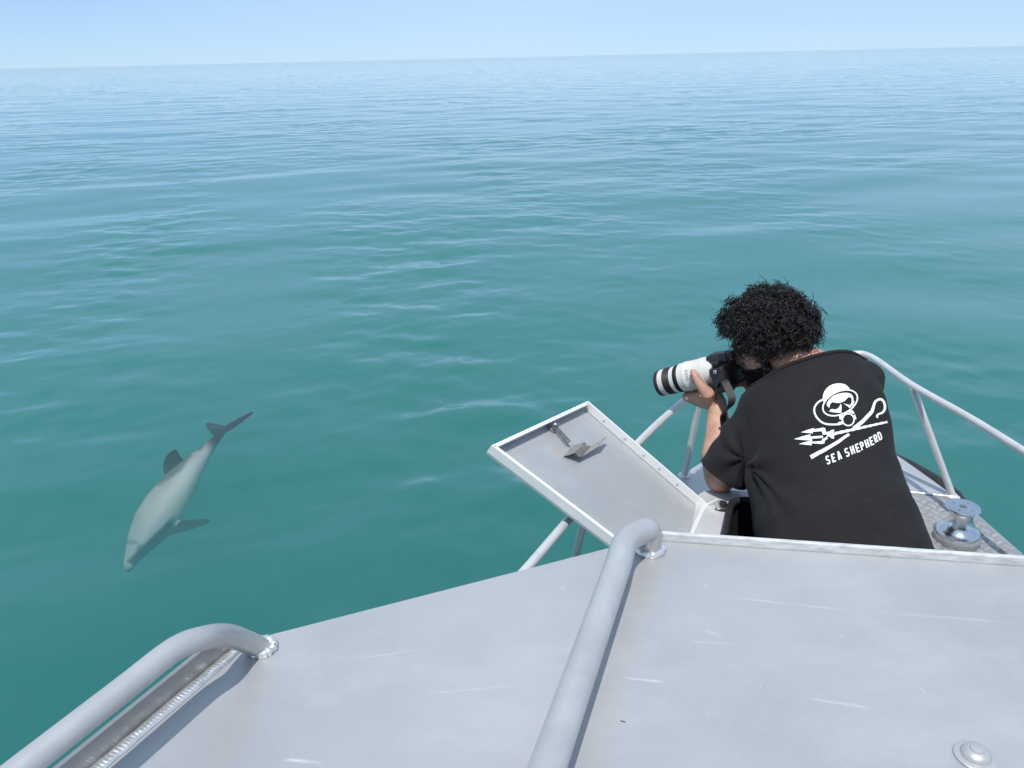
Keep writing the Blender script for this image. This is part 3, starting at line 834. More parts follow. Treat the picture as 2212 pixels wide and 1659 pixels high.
def build_body():
    m = MB()
    inner = []
    for a, b, h in secs:
        a, b = Vector(a), Vector(b); c = (a + b) / 2
        inner.append((c + (a - c) * 0.90, c + (b - c) * 0.90, h - 0.018))
    loft(m, inner[:-1], 28)
    # neck, head
    nb = (Vector(secs[-1][0]) + Vector(secs[-1][1])) / 2
    capsule(m, [nb - Vector((0, 0, 0.05)), nb, HC - HF * 0.028 - HU * 0.055], [0.072, 0.060, 0.058])
    ellipsoid(m, HC + HU * 0.012 - HF * 0.008, HF * 0.098, HS * 0.076, HU * 0.098)
    ellipsoid(m, HC + HF * 0.030 - HU * 0.045, HF * 0.062, HS * 0.060, HU * 0.070)
    capsule(m, [HC - HU * 0.085 + HF * 0.010 - HS * 0.045, HC - HU * 0.112 + HF * 0.070, HC - HU * 0.085 + HF * 0.010 + HS * 0.045], [0.020, 0.023, 0.020])
    ellipsoid(m, HC - HU * 0.108 + HF * 0.078, HF * 0.018, HS * 0.022, HU * 0.016)
    capsule(m, [HC + HF * 0.090 + HU * 0.002, HC + HF * 0.112 - HU * 0.040], [0.009, 0.013], 10)      # nose
    ellipsoid(m, HC + HF * 0.098 - HU * 0.043, HF * 0.012, HS * 0.019, HU * 0.008, 12, 8)
    capsule(m, [HC + HF * 0.088 + HU * 0.014 - HS * 0.045, HC + HF * 0.096 + HU * 0.015, HC + HF * 0.088 + HU * 0.014 + HS * 0.045], [0.009, 0.009, 0.009], 10)  # brow
    capsule(m, [HC + HF * 0.088 - HU * 0.073 - HS * 0.022, HC + HF * 0.096 - HU * 0.072, HC + HF * 0.088 - HU * 0.073 + HS * 0.022], [0.005, 0.008, 0.005], 10)  # lips
    capsule(m, [HC + HF * 0.086 - HU * 0.084 - HS * 0.018, HC + HF * 0.093 - HU * 0.084, HC + HF * 0.086 - HU * 0.084 + HS * 0.018], [0.005, 0.008, 0.005], 10)
    for s in (-1, 1):
        ellipsoid(m, HC - HF * 0.006 - HU * 0.022 + HS * s * 0.079, HF * 0.017 - HU * 0.004, HS * 0.007, HU * 0.031, 12, 8)   # ears
        ellipsoid(m, HC + HF * 0.083 - HU * 0.004 + HS * s * 0.032, HF * 0.011, HS * 0.013, HU * 0.010, 12, 8)               # eyes
    # left arm and hand
    capsule(m, [SHL, SHL.lerp(ELB, 0.5), ELB - (ELB - SHL).normalized() * 0.01], [0.062, 0.054, 0.046], 18)
    capsule(m, [ELB + Vector((0, 0, -0.004)), ELB.lerp(WRI, 0.28) + Vector((-0.006, -0.002, 0)), ELB.lerp(WRI, 0.6), WRI], [0.046, 0.049, 0.039, 0.0285], 18)
    K = [lens_at(0.078 + 0.0235 * i) - CU * (0.060 + 0.002 * i) - CS * 0.012 for i in range(4)]
    pal = WRI + (lens_at(0.13) - CU * 0.07 - WRI) * 0.45
    for i in range(4):
        w = WRI + CF * (0.012 - 0.008 * i) * 0.9
        capsule(m, [w, pal + CF * (0.030 - 0.019 * i), K[i]], [0.021, 0.0205, 0.0135], 12)
    ln = [1.0, 1.06, 1.0, 0.82]
    for i in range(4):
        c = lens_at(0.078 + 0.0235 * i)
        r = 0.0098 - 0.0006 * i
        capsule(m, [K[i], c - CU * 0.044 + CS * 0.036, c - CU * 0.010 + CS * 0.058, c + (CU * 0.026 + CS * 0.052) * ln[i]], [0.0125, r + 0.0008, r, r * 0.9], 12)
    capsule(m, [WRI + CF * 0.014 - CS * 0.010 + CU * 0.02, Vector((0.5922, 2.2383, 1.8438)), Vector((0.5691, 2.2492, 1.8687)), Vector((0.5555, 2.2642, 1.8918)), Vector((0.5517, 2.2754, 1.9011))], [0.022, 0.0215, 0.0140, 0.0122, 0.0102], 14)
    # right arm and hand on the far side of the camera
    grip = EYE + CF * 0.048 + CS * 0.078 - CU * 0.02
    elr, wrr = Vector((0.9858, 2.2433, 1.6192)), grip - CU * 0.075 + CS * 0.02 - CF * 0.02
    capsule(m, [SHR, SHR.lerp(elr, 0.5), elr], [0.064, 0.055, 0.046], 18)
    capsule(m, [elr, elr.lerp(wrr, 0.35), wrr], [0.046, 0.044, 0.029], 18)
    for i in range(4):
        kk = grip - CU * (0.000 + 0.021 * i) + CS * 0.018
        capsule(m, [wrr, wrr.lerp(kk, 0.6) + CS * 0.012, kk], [0.022, 0.020, 0.013], 12)
        capsule(m, [kk, kk + CF * 0.034 + CS * 0.002, kk + CF * 0.042 - CS * 0.026, kk + CF * 0.026 - CS * 0.038], [0.012, 0.0100, 0.0092, 0.0082], 12)
    capsule(m, [wrr + CU * 0.03, grip - CF * 0.028 + CU * 0.0, grip - CF * 0.034 - CS * 0.028 + CU * 0.004], [0.019, 0.014, 0.0105], 12)
    # hips, legs, feet inside the well
    pc = (Vector(secs[0][0]) + Vector(secs[0][1])) / 2
    lat = (Vector(secs[0][1]) - Vector(secs[0][0])).normalized()
    hip = Vector((0.83, 1.78, 1.44))
    ellipsoid(m, hip, lat * 0.165, Vector((-lat.y, lat.x, 0)) * 0.12, Vector((0, 0, 0.14)))
    for s in (-1, 1):
        h0 = hip + lat * 0.088 * s - Vector((0, 0, 0.06)); kn = Vector((h0.x, h0.y + 0.035, 1.06)); an = Vector((h0.x, h0.y, 0.71))
        capsule(m, [h0, kn, an], [0.085, 0.058, 0.042], 16)
        capsule(m, [an - Vector((0, 0.03, 0.04)), Vector((an.x, an.y + 0.15, 0.655))], [0.042, 0.032], 12)
    return fuse(m, 0.0042, 3)

body = finish(build_body(), 'body', M['skin'], person)
body['label'] = 'bare forearm, hand, neck and face of the photographer'

# T-shirt: fused torso and sleeves, opened at neck, sleeve ends and waist
def build_shirt():
    m = MB()
    loft(m, secs, 44)
    sdv = (HEM - SHL).normalized()
    capsule(m, [SHL + Vector((0.012, 0, 0.004)), SHL.lerp(HEM, 0.5) + Vector((0, 0, 0.004)), HEM, HEM + sdv * 0.03], [0.074, 0.074, 0.073, 0.073], 22)
    elr = Vector((0.9858, 2.2433, 1.6192)); sr = (elr - SHR).normalized()
    capsule(m, [SHR - sr * 0.005, SHR + sr * 0.10, SHR + sr * 0.20], [0.066, 0.066, 0.066], 22)
    me = fuse(m, 0.0065, 9)
    bm = bmesh.new(); bm.from_mesh(me)
    def cut(co, no, near):
        g = [f for f in bm.faces if near(f.calc_center_median())]
        es = {e for f in g for e in f.edges}; vs_ = {v for f in g for v in f.verts}
        bmesh.ops.bisect_plane(bm, geom=list(vs_) + list(es) + g, plane_co=co, plane_no=no, clear_outer=True)
    cut(HEM, (sdv + Vector((0.0, 0.0, 0.0))).normalized(), lambda c: (c - HEM).length < 0.118 and (c - HEM).dot(sdv) > -0.05)
    he_ = SHR + sr * 0.18
    cut(he_, sr, lambda c: (c - he_).length < 0.12 and (c - he_).dot(sr) > -0.05)
    n0 = (Vector(secs[-1][0]) + Vector(secs[-1][1])) / 2; n1 = (Vector(secs[-3][0]) + Vector(secs[-3][1])) / 2
    nd = (n0 - n1).normalized()
    nd = (nd + HF * 0.25).normalized()
    cut(n0 - nd * 0.030, nd, lambda c: (c - n0).length < 0.16)
    b0 = (Vector(secs[0][0]) + Vector(secs[0][1])) / 2; b1 = (Vector(secs[1][0]) + Vector(secs[1][1])) / 2
    bd = (b0 - b1).normalized()
    cut(b0 - bd * 0.012, bd, lambda c: (c - b0).length < 0.42 and (c - b0).dot(bd) > -0.06)
    # folds: drag lines fanning from the left armpit, soft hanging folds low on the back, fine crumple
    arm = Vector((0.6468, 1.9406, 1.7484)); arm2 = Vector((0.9662, 1.9410, 1.9198))
    bm.normal_update()
    for v in bm.verts:
        c = v.co
        q = c * 9.0
        d = 0.0050 * noise.fractal(q, 1.0, 2.0, 3) + 0.0060 * noise.noise(Vector((c.x * 7, c.y * 7, c.z * 3.0)))
        u = (c - arm)
        r = u.length
        ang = math.atan2(u.z, u.x)
        d += 0.0085 * math.exp(-(r / 0.15) ** 2) * math.sin(ang * 7 + r * 25 + 2 * noise.noise(c * 6))
        lowz = max(0.0, min(1.0, (1.78 - c.z) / 0.22))
        lowv = max(0.0, min(1.0, (c.x - 0.86) / 0.25))
        d += lowz * (0.45 + lowv) * 0.0062 * math.sin(46 * (c.x + 0.42 * (c.z - 1.5)) + 3.0 * noise.noise(c * 4))
        s_ = (c - HEM).length
        d += 0.0065 * math.exp(-(s_ / 0.11) ** 2) * math.sin(60 * (c - HEM).dot(Vector((0.5, 0.2, 0.85))) + 4 * noise.noise(c * 8))
        v.co = c + v.normal * d
    bm.to_mesh(me); bm.free()
    return me, sdv
shirt_me, sdv = build_shirt()
shirt_bvh = None
bm = bmesh.new(); bm.from_mesh(shirt_me); shirt_bvh = BVHTree.FromBMesh(bm)
# boundary loops for hems and the neckband
loops = []
bedges = {e for e in bm.edges if len(e.link_faces) == 1}
while bedges:
    e = bedges.pop(); lp = [e.verts[0].co.copy(), e.verts[1].co.copy()]; cur = e.verts[1]
    while True:
        nx = next((x for x in cur.link_edges if x in bedges), None)
        if nx is None: break
        bedges.discard(nx); cur = nx.other_vert(cur); lp.append(cur.co.copy())
    if len(lp) > 20: loops.append(lp)
bm.free()
shirt = finish(shirt_me, 'tshirt', M['cloth'], person)
sm = shirt.modifiers.new('thick', 'SOLIDIFY'); sm.thickness = 0.0025; sm.offset = -1
shirt['label'] = 'black cotton T-shirt with a white emblem on the back'
def relax(lp, it=30):
    for _ in range(it):
        lp = [(lp[i - 1] + lp[i] * 2 + lp[(i + 1) % len(lp)]) / 4 for i in range(len(lp))]
    return lp
for lp in loops:
    lp = relax(lp[:-1])[::3]
    c = sum(lp, Vector()) / len(lp)
    if (c - (Vector(secs[-1][0]) + Vector(secs[-1][1])) / 2).length < 0.1:
        MB().tube(lp + [lp[0]], 0.0065, 8, False).build('neckband', M['cloth'], shirt, smooth=True)
    else:
        MB().tube(lp + [lp[0]], 0.0030, 8, False).build('hem', M['cloth'], shirt, smooth=True)
# stitched seam lines: sleeve seam over the left shoulder
seam = []
for px in ((0.6021, 1.9393, 1.9535), (0.6135, 1.9223, 1.9235), (0.6276, 1.9004, 1.8865), (0.6370, 1.8791, 1.8496), (0.6348, 1.8575, 1.8066), (0.6204, 1.8412, 1.7680)):
    o_ = Vector((0, 0, 2.8)); dr_ = (Vector(px) - o_).normalized()
    h = shirt_bvh.ray_cast(Vector(px) - dr_ * 0.2, dr_)
    if h[0] is not None: seam.append(h[0])
if len(seam) > 3:
    MB().tube(catmull(seam, 6), 0.0016, 6).build('sleeve_seam', M['cloth'], shirt, smooth=True)

# trousers inside the hatch
m = MB(); lat = (Vector(secs[0][1]) - Vector(secs[0][0])).normalized()
hip = Vector((0.83, 1.78, 1.44))
ellipsoid(m, hip, lat * 0.182, Vector((-lat.y, lat.x, 0)) * 0.138, Vector((0, 0, 0.15)))
for s in (-1, 1):
    h0 = hip + lat * 0.09 * s - Vector((0, 0, 0.05)); kn = Vector((h0.x, h0.y + 0.035, 1.06)); an = Vector((h0.x, h0.y, 0.76))
    capsule(m, [h0, kn, an], [0.102, 0.080, 0.066], 16)
finish(fuse(m, 0.012, 3), 'trousers', M['shorts'], person)

# ------------------------------------------------------------------ white print on the back of the shirt
EO, EX, EY, ED = ((0.6858043, 2.0857432, 2.0039819), (0.0001766, -0.0000668, 0.0000266), (-0.0000081, -0.0000852, -0.0001871), (0.3764691, 0.8368444, -0.3974449))
def art(p): return Vector(EO) + Vector(EX) * p[0] + Vector(EY) * p[1]
emb_v, emb_f, layer = [], [], [0]
def press(verts2, faces):
    """lay a flat piece of the print onto the cloth"""
    b = len(emb_v); d = Vector(ED)
    lift = 0.0011 + 0.00009 * (layer[0] % 9); layer[0] += 1
    pts = []
    for p in verts2:
        w = art(p)
        h = shirt_bvh.ray_cast(w - d * 0.4, d)
        pts.append((h[0] + h[1] * (lift if h[1].dot(d) < 0 else -lift)) if h[0] is not None else w)
    emb_v.extend(pts); emb_f.extend([tuple(i + b for i in f) for f in faces])
def poly(pts):
    from mathutils.geometry import tessellate_polygon
    V2_ = [Vector((p[0], p[1], 0)) for p in pts]
    tris = [tuple(V2_[i] for i in t) for t in tessellate_polygon([V2_])]
    done = []
    while tris:
        t = tris.pop()
        ls = [(t[1] - t[0]).length, (t[2] - t[1]).length, (t[0] - t[2]).length]
        k = ls.index(max(ls))
        if ls[k] > 30:
            p_, q_, r_ = t[k], t[(k + 1) % 3], t[(k + 2) % 3]
            m_ = (p_ + q_) / 2
            tris += [(p_, m_, r_), (m_, q_, r_)]
        else:
            done.append(t)
    press([(p.x, p.y) for t in done for p in t], [(3 * i, 3 * i + 1, 3 * i + 2) for i in range(len(done))])
def stroke(pts, w, closed=False, smooth_=True):
    """ribbon along pts; w a width or list of widths"""
    P = [Vector((p[0], p[1], 0)) for p in pts]
    ws = w if isinstance(w, (list, tuple)) else [w] * len(P)
    if smooth_ and len(P) > 2:
        n = 6
        Q = catmull(P, n); W = []
        for i in range(len(P) - 1):
            W += [ws[i] + (ws[i + 1] - ws[i]) * k / n for k in range(n)]
        W.append(ws[-1])
    else:
        Q, W = [], []
        for i in range(len(P) - 1):
            k_ = max(1, int((P[i + 1] - P[i]).length / 24))
            for k in range(k_):
                Q.append(P[i].lerp(P[i + 1], k / k_)); W.append(ws[i] + (ws[i + 1] - ws[i]) * k / k_)
        Q.append(P[-1]); W.append(ws[-1])
    v = []
    for i, p in enumerate(Q):
        a = Q[i - 1] if i else (Q[-2] if closed else Q[0]); b = Q[i + 1] if i + 1 < len(Q) else (Q[1] if closed else Q[-1])
        t = (b - a).normalized(); nn = Vector((-t.y, t.x, 0)) * W[i] / 2
        v += [p + nn, p, p - nn]
    f = []
    for i in range(len(Q) - 1):
        f += [(3 * i, 3 * i + 1, 3 * i + 4, 3 * i + 3), (3 * i + 1, 3 * i + 2, 3 * i + 5, 3 * i + 4)]
    press([(q.x, q.y) for q in v], f)
def ell(c, a, b, rot, n=48):
    r = math.radians(rot); out = []
    for k in range(n + 1):
        t = 2 * math.pi * k / n
        x, y = a * math.cos(t), b * math.sin(t)
        out.append((c[0] + x * math.cos(r) - y * math.sin(r), c[1] + x * math.sin(r) + y * math.cos(r)))
    return out
mc = (1100, 578)
poly([(872, 530), (876, 485), (890, 435), (920, 388), (962, 352), (1010, 330), (1065, 320), (1120, 322), (1168, 336), (1205, 366), (1230, 405), (1180, 408), (1120, 416), (1060, 436), (1000, 470), (950, 510), (915, 556), (890, 590)])
stroke(ell(mc, 240, 146, -27), 18, True, False)
SK = lambda L_: [(1100 + (x - 1100) * 0.94, 572 + (y - 572) * 0.90) for x, y in L_]
poly(SK([(912, 598), (930, 556), (965, 510), (1010, 474), (1065, 450), (1125, 436), (1185, 432), (1240, 444), (1272, 478), (1284, 528), (1274, 540), (1252, 505), (1216, 496), (1192, 518), (1166, 552), (1130, 568), (1085, 584), (1036, 578), (990, 568), (962, 598), (952, 652), (930, 634)]))
poly([(1112, 588), (1085, 640), (1046, 668), (985, 660), (957, 690), (1002, 702), (1116, 712), (1120, 640)])
poly([(1136, 582), (1160, 592), (1228, 610), (1250, 570), (1246, 522), (1268, 546), (1286, 562), (1268, 606), (1222, 650), (1192, 622)])
stroke(ell((1203, 797), 74, 76, 0, 36), 17, True, False)
poly([(1086, 742), (1128, 730), (1136, 752), (1118, 800), (1092, 792)])
poly([(1196, 704), (1248, 672), (1268, 690), (1284, 716), (1262, 724), (1236, 708)])
poly([(1272, 738), (1290, 732), (1306, 790), (1290, 796)])
stroke([(878, 532), (818, 568), (776, 622), (766, 684), (790, 752), (840, 810), (902, 846), (980, 858), (1082, 856)], 23)
stroke([(1074, 850), (1132, 834)], 38, False, False)
stroke([(730, 1274), (820, 1222), (900, 1180), (990, 1128), (1080, 1074), (1150, 1022), (1215, 982)], [52, 48, 46, 42, 40, 36, 34])
stroke([(1268, 914), (1325, 868), (1390, 815), (1450, 752), (1505, 692), (1528, 628), (1548, 572), (1588, 538), (1632, 532), (1664, 560), (1680, 612), (1672, 668), (1638, 708), (1594, 724), (1570, 748), (1580, 772)], [52, 48, 46, 46, 44, 36, 32, 30, 32, 34, 34, 32, 28, 24, 24, 26])
staff = [(1040, 972)]
for k in range(18):
    staff.append((1040 + 37 * (k + 1), 972 - 8.2 * (k + 1)))
stroke(staff, [(38 - 0.5 * k) * (0.78 if k % 2 else 1.1) for k in range(19)], False, True)
poly([(508, 1047), (610, 1012), (725, 984), (716, 1012), (800, 1006), (882, 1000), (882, 1030), (800, 1036), (735, 1040), (750, 1064), (630, 1058)])
poly([(597, 960), (680, 928), (770, 903), (756, 922), (890, 898), (912, 912), (916, 946), (942, 962), (930, 988), (878, 988), (868, 946), (745, 952), (756, 974)])
poly([(572, 1108), (655, 1082), (745, 1060), (735, 1080), (862, 1070), (880, 1040), (932, 1018), (944, 1040), (906, 1066), (904, 1096), (868, 1108), (740, 1098), (738, 1124)])
poly([(916, 960), (960, 948), (1000, 924), (1030, 930), (1014, 960), (1052, 968), (1046, 990), (1018, 1002), (1026, 1040), (990, 1036), (960, 1010), (922, 1020), (940, 990)])
# lettering
GLYPH = {'S': [[(1, .12), (.8, 0), (.2, 0), (0, .15), (0, .36), (.2, .48), (.8, .55), (1, .68), (1, .86), (.8, 1), (.2, 1), (0, .88)]],
         'E': [[(1, 0), (0, 0)], [(0, 0), (0, 1)], [(0, 1), (1, 1)], [(0, .5), (.8, .5)]],
         'A': [[(0, 1), (.38, 0)], [(.38, 0), (.62, 0)], [(.62, 0), (1, 1)], [(.2, .68), (.8, .68)]],
         'H': [[(0, 0), (0, 1)], [(1, 0), (1, 1)], [(0, .5), (1, .5)]],
         'P': [[(0, 0), (0, 1)], [(0, 0), (.8, 0), (1, .14), (1, .40), (.8, .54), (0, .54)]],
         'R': [[(0, 0), (0, 1)], [(0, 0), (.8, 0), (1, .14), (1, .38), (.8, .52), (0, .52)], [(.5, .52), (1, 1)]],
         'D': [[(0, 0), (0, 1)], [(0, 0), (.7, 0), (1, .2), (1, .8), (.7, 1), (0, 1)]]}
TXT = [('S', 948, 1302, 16), ('E', 1018, 1276, 17), ('A', 1090, 1247, 20), ('S', 1186, 1207, 18), ('H', 1254, 1178, 20), ('E', 1318, 1154, 19), ('P', 1376, 1128, 19), ('H', 1438, 1098, 20), ('E', 1496, 1068, 19), ('R', 1550, 1036, 20), ('D', 1602, 1004, 20)]
for ch, cx, cyy, rr in TXT:
    a = math.radians(-rr - 3); gw, gh = 32, 88
    for st in GLYPH[ch]:
        pts = []
        for x, y in st:
            X, Y = (x - 0.5) * gw, (y - 0.5) * gh
            X += -0.10 * Y
            pts.append((cx + X * math.cos(a) - Y * math.sin(a), cyy + X * math.sin(a) + Y * math.cos(a)))
        if len(pts) == 2:       # square ends
            d = Vector((pts[1][0] - pts[0][0], pts[1][1] - pts[0][1])).normalized() * 6
            pts = [(pts[0][0] - d.x, pts[0][1] - d.y), (pts[1][0] + d.x, pts[1][1] + d.y)]
        stroke(pts, 18 if ch in 'SPRD' else 19, False, len(pts) > 3 and ch == 'S')
e = mesh_obj('printed_emblem', emb_v, emb_f, M['print'], shirt, True)
e['label'] = 'white skull in a diving mask over a crossed trident and crook with lettering SEA SHEPHERD'

# ------------------------------------------------------------------ hair and beard
def curls(name, roots, mat, parent, rnd, n_seg=15, rad=0.0021):
    V_, F_ = [], []
    for base, dr, ln, cr, turns in roots:
        ref = Vector((rnd.uniform(-1, 1), rnd.uniform(-1, 1), rnd.uniform(-1, 1)))
        x = dr.cross(ref).normalized(); y = dr.cross(x)
        bend = Vector((rnd.gauss(0, 1), rnd.gauss(0, 1), rnd.gauss(0, 1) - 0.5)) * ln * 0.22
        ph = rnd.uniform(0, 6.28); sg = rnd.choice((-1, 1))
        pts = []
        for k in range(n_seg + 1):
            s = k / n_seg
            a = ph + sg * turns * 6.283 * s
            rr = cr * min(1.0, s * 2.2 + 0.12) * (1.0 + 0.3 * s)
            pts.append(base + dr * (ln * s) + bend * (s * s) + (x * math.cos(a) + y * math.sin(a)) * rr)
        b0 = len(V_)
        for k, p in enumerate(pts):
            t = (pts[min(k + 1, n_seg)] - pts[max(k - 1, 0)]).normalized()
            u = t.cross(dr if abs(t.dot(dr)) < 0.95 else x).normalized(); w = t.cross(u)
            r = rad * (1.0 - 0.55 * (k / n_seg) ** 2)
            for j in range(3):
                an = 2.0944 * j
                V_.append(p + (u * math.cos(an) + w * math.sin(an)) * r)
        for k in range(n_seg):
            for j in range(3):
                a, c = b0 + k * 3 + j, b0 + k * 3 + (j + 1) % 3
                F_.append((a, c, c + 3, a + 3))
    return mesh_obj(name, V_, F_, mat, parent, True)

rnd = random.Random(5)
CR = HC + HU * 0.012 - HF * 0.008
def hair_reach(d):
    """distance from the skull centre to the hair outline along d"""
    f, s, u = d.dot(HF), d.dot(HS), d.dot(HU)
    k = 1 / math.sqrt((f / (0.158 if f > 0 else 0.150)) ** 2 + (s / 0.150) ** 2 + (u / (0.150 if u > 0 else 0.112)) ** 2)
    return k * (1.0 + 0.08 * noise.noise(d * 2.6 + Vector((4, 1, 2))) + 0.075 * noise.noise(d * 7.5))
CL = []
for i in range(240):
    z = 1 - 2 * (i + 0.5) / 240; r = math.sqrt(1 - z * z); a = 2.39996 * i
    CL.append((Vector((r * math.cos(a), r * math.sin(a), z)) + Vector((rnd.gauss(0, .05), rnd.gauss(0, .05), rnd.gauss(0, .05)))).normalized())
CLk = [rnd.uniform(0.84, 1.10) for _ in CL]
roots = []
ga = math.pi * (3 - math.sqrt(5)); NH = 6400
for i in range(NH):
    z = 1 - 2 * (i + 0.5) / NH; r = math.sqrt(1 - z * z); a = ga * i
    d = (HF * (r * math.cos(a)) + HS * (r * math.sin(a)) + HU * z)
    f, u, s = d.dot(HF), d.dot(HU), d.dot(HS)
    if u < -0.34 + 0.06 * f: continue
    if f > 0.45 and u < 0.38: continue
    if f > 0.05 and u < -0.10: continue
    inner = 1 / math.sqrt((f / 0.100) ** 2 + (s / 0.079) ** 2 + (u / 0.100) ** 2)
    ci = max(range(240), key=lambda q: CL[q].dot(d)); cd = CL[ci]
    out = hair_reach(d) * CLk[ci]
    lay = rnd.random() ** 0.45
    start = inner * 0.97 + (out - inner) * max(0.0, lay * 0.72 - 0.1)
    end = inner + (out - inner) * (0.55 + 0.45 * lay) + rnd.gauss(0, 0.004)
    tip = CR + cd * hair_reach(cd) * CLk[ci]
    pull = (tip - (CR + d * start)).normalized()
    dd = (d * 0.6 + pull * 0.9 + Vector((rnd.gauss(0, .26), rnd.gauss(0, .26), rnd.gauss(0, .26) - 0.10))).normalized()
    ln = max(0.026, end - start)
    roots.append((CR + d * start, dd, ln, rnd.uniform(0.0060, 0.0125), rnd.uniform(1.0, 2.0)))
hair = curls('hair', roots, M['hair'], person, rnd, 16, 0.0016)
hair['label'] = 'thick black curly hair'
m = MB()
def cap_pt(d): return CR + d * (1 / math.sqrt((d.dot(HF) / 0.100) ** 2 + (d.dot(HS) / 0.079) ** 2 + (d.dot(HU) / 0.100) ** 2) * 0.86 + hair_reach(d) * 0.16 + 0.004)
nu, nv = 40, 22
v, f = [], []
for i in range(nv + 1):
    lo = math.pi * 0.565
    for j in range(nu):
        ph = 2 * math.pi * j / nu
        lim = lo * (1.0 - 0.36 * max(0.0, math.cos(ph)))
        th = lim * i / nv
        v.append(cap_pt((HF * math.cos(ph) + HS * math.sin(ph)) * math.sin(th) + HU * math.cos(th)))
for i in range(nv):
    for j in range(nu):
        f.append((i * nu + j, i * nu + (j + 1) % nu, (i + 1) * nu + (j + 1) % nu, (i + 1) * nu + j))
mesh_obj('scalp_hair', v, f, M['hair'], hair, True)
# beard along jaw and chin
body_bvh = BVHTree.FromPolygons([v.co + person.location for v in body.data.vertices], [tuple(p.vertices) for p in body.data.polygons])
roots = []
for i in range(2600):
    p = HC + HF * rnd.uniform(-0.01, 0.10) + HS * rnd.uniform(-0.075, 0.075) - HU * rnd.uniform(0.035, 0.135)
    h = body_bvh.find_nearest(p)
    if h[0] is None or h[3] > 0.03: continue
    q, nn = h[0], h[1]
    rel = q - HC
    f_, u_, s_ = rel.dot(HF), rel.dot(HU), abs(rel.dot(HS))
    if u_ > -0.05 - 0.30 * max(0, f_ - 0.03) and f_ > 0.035: continue
    if u_ > -0.045 and f_ < 0.035 and f_ > -0.02 and s_ < 0.05: continue
    if f_ < -0.012: continue
    if u_ > -0.066 and f_ > 0.01: continue
    roots.append((q, (nn + Vector((rnd.gauss(0, .5), rnd.gauss(0, .5), rnd.gauss(0, .4) - 0.5))).normalized(), rnd.uniform(0.010, 0.020), 0.002, 0.8))
if roots:
    curls('beard', roots, M['hair'], person, rnd, 5, 0.0012)

# ------------------------------------------------------------------ camera with white telephoto lens
photo = empty('photo_camera', tuple(EYE + CF * 0.045 - CU * 0.03))
tag(photo, 'black camera with a white telephoto lens held up to the eye', 'camera')
M['cam_black'] = simple('black_camera_shell', (0.010, 0.010, 0.011), (0.022, 0.022, 0.024), 0.45, 0.0, 60, 0.25, 700)
M['lens_white'] = simple('warm_white_lens_paint', (0.66, 0.645, 0.60), (0.72, 0.70, 0.66), 0.38, 0.0, 20, 0.06, 500)
M['lens_black'] = simple('ribbed_black_rubber', (0.012, 0.012, 0.013), (0.022, 0.022, 0.023), 0.55, 0.0, 60, 0.1)
M['red'] = simple('red_ring', (0.42, 0.02, 0.02), (0.50, 0.03, 0.03), 0.4)
M['front_glass'] = simple('lens_front_glass', (0.004, 0.004, 0.008), (0.008, 0.008, 0.014), 0.05)
bc = EYE + CF * 0.048 - CU * 0.022
m = MB()
m.box(bc, CF * 0.026, CS * 0.064, CU * 0.041)
cbody = m.build('camera_body', M['cam_black'], photo, bevel=0.010)
hv = []
for t_, wd, hh in ((-0.030, 0.030, 0.010), (-0.024, 0.032, 0.024), (0.020, 0.030, 0.030), (0.040, 0.024, 0.026), (0.046, 0.020, 0.012)):
    c = bc + CF * t_ + CU * 0.044
    hv += [c - CS * wd, c - CS * wd * 0.62 + CU * hh, c + CS * wd * 0.62 + CU * hh, c + CS * wd]
hf = [(0, 1, 2, 3), (19, 18, 17, 16)] + [(i * 4 + k, (i + 1) * 4 + k, (i + 1) * 4 + (k + 1) % 4, i * 4 + (k + 1) % 4) for i in range(4) for k in range(4)]
MB().add(hv, hf).build('prism_hump', M['cam_black'], cbody, bevel=0.004)
MB().box(bc + CF * 0.014 + CS * 0.056 - CU * 0.004, CF * 0.034, CS * 0.018, CU * 0.044).build('grip', M['lens_black'], cbody, bevel=0.010)
MB().box(bc - CF * 0.032 + CU * 0.052, CF * 0.010, CS * 0.022, CU * 0.014).build('eyecup', M['lens_black'], cbody, bevel=0.006)
MB().lathe(bc + CU * 0.046 - CS * 0.046, CU, [(0, 0.014), (0.008, 0.014), (0.010, 0.012)], 20).build('mode_dial', M['cam_black'], cbody, smooth=True)
lug = bc - CS * 0.067 + CU * 0.030
MB().tube([lug + (CF * math.cos(t / 12 * 6.283) + CU * math.sin(t / 12 * 6.283)) * 0.0042 - CS * 0.003 for t in range(13)], 0.0016, 8, False).build('strap_lug', M['steel'], cbody, smooth=True)
LL = (LENS - (bc + CF * 0.026)).length
def ring(name, a0, a1, prof, mat, parent, n=48):
    """turned part of the lens between distances a0 and a1 behind the front"""
    pr = [(LL - (a0 + (a1 - a0) * t), r) for t, r in prof][::-1]
    return MB().lathe(LENS - CF * LL, CF, pr, n).build(name, mat, parent, smooth=True)
rear = ring('lens_barrel', LL * 0.41, LL, [(0, 0.0425), (0.02, 0.0455), (0.16, 0.0460), (0.17, 0.0475), (0.24, 0.0475), (0.25, 0.0465), (0.60, 0.0455), (0.61, 0.0468), (0.72, 0.0468), (0.73, 0.0440), (0.92, 0.0400), (1.0, 0.0360)], M['lens_white'], photo)
ring('front_rim', 0.0, LL * 0.055, [(0, 0.0385), (0.02, 0.0415), (0.5, 0.0425), (1, 0.0420)], M['lens_black'], rear)
ring('red_ring', LL * 0.058, LL * 0.063, [(0, 0.0421), (1, 0.0421)], M['red'], rear)
ring('front_barrel', LL * 0.067, LL * 0.150, [(0, 0.0415), (1, 0.0420)], M['lens_white'], rear)
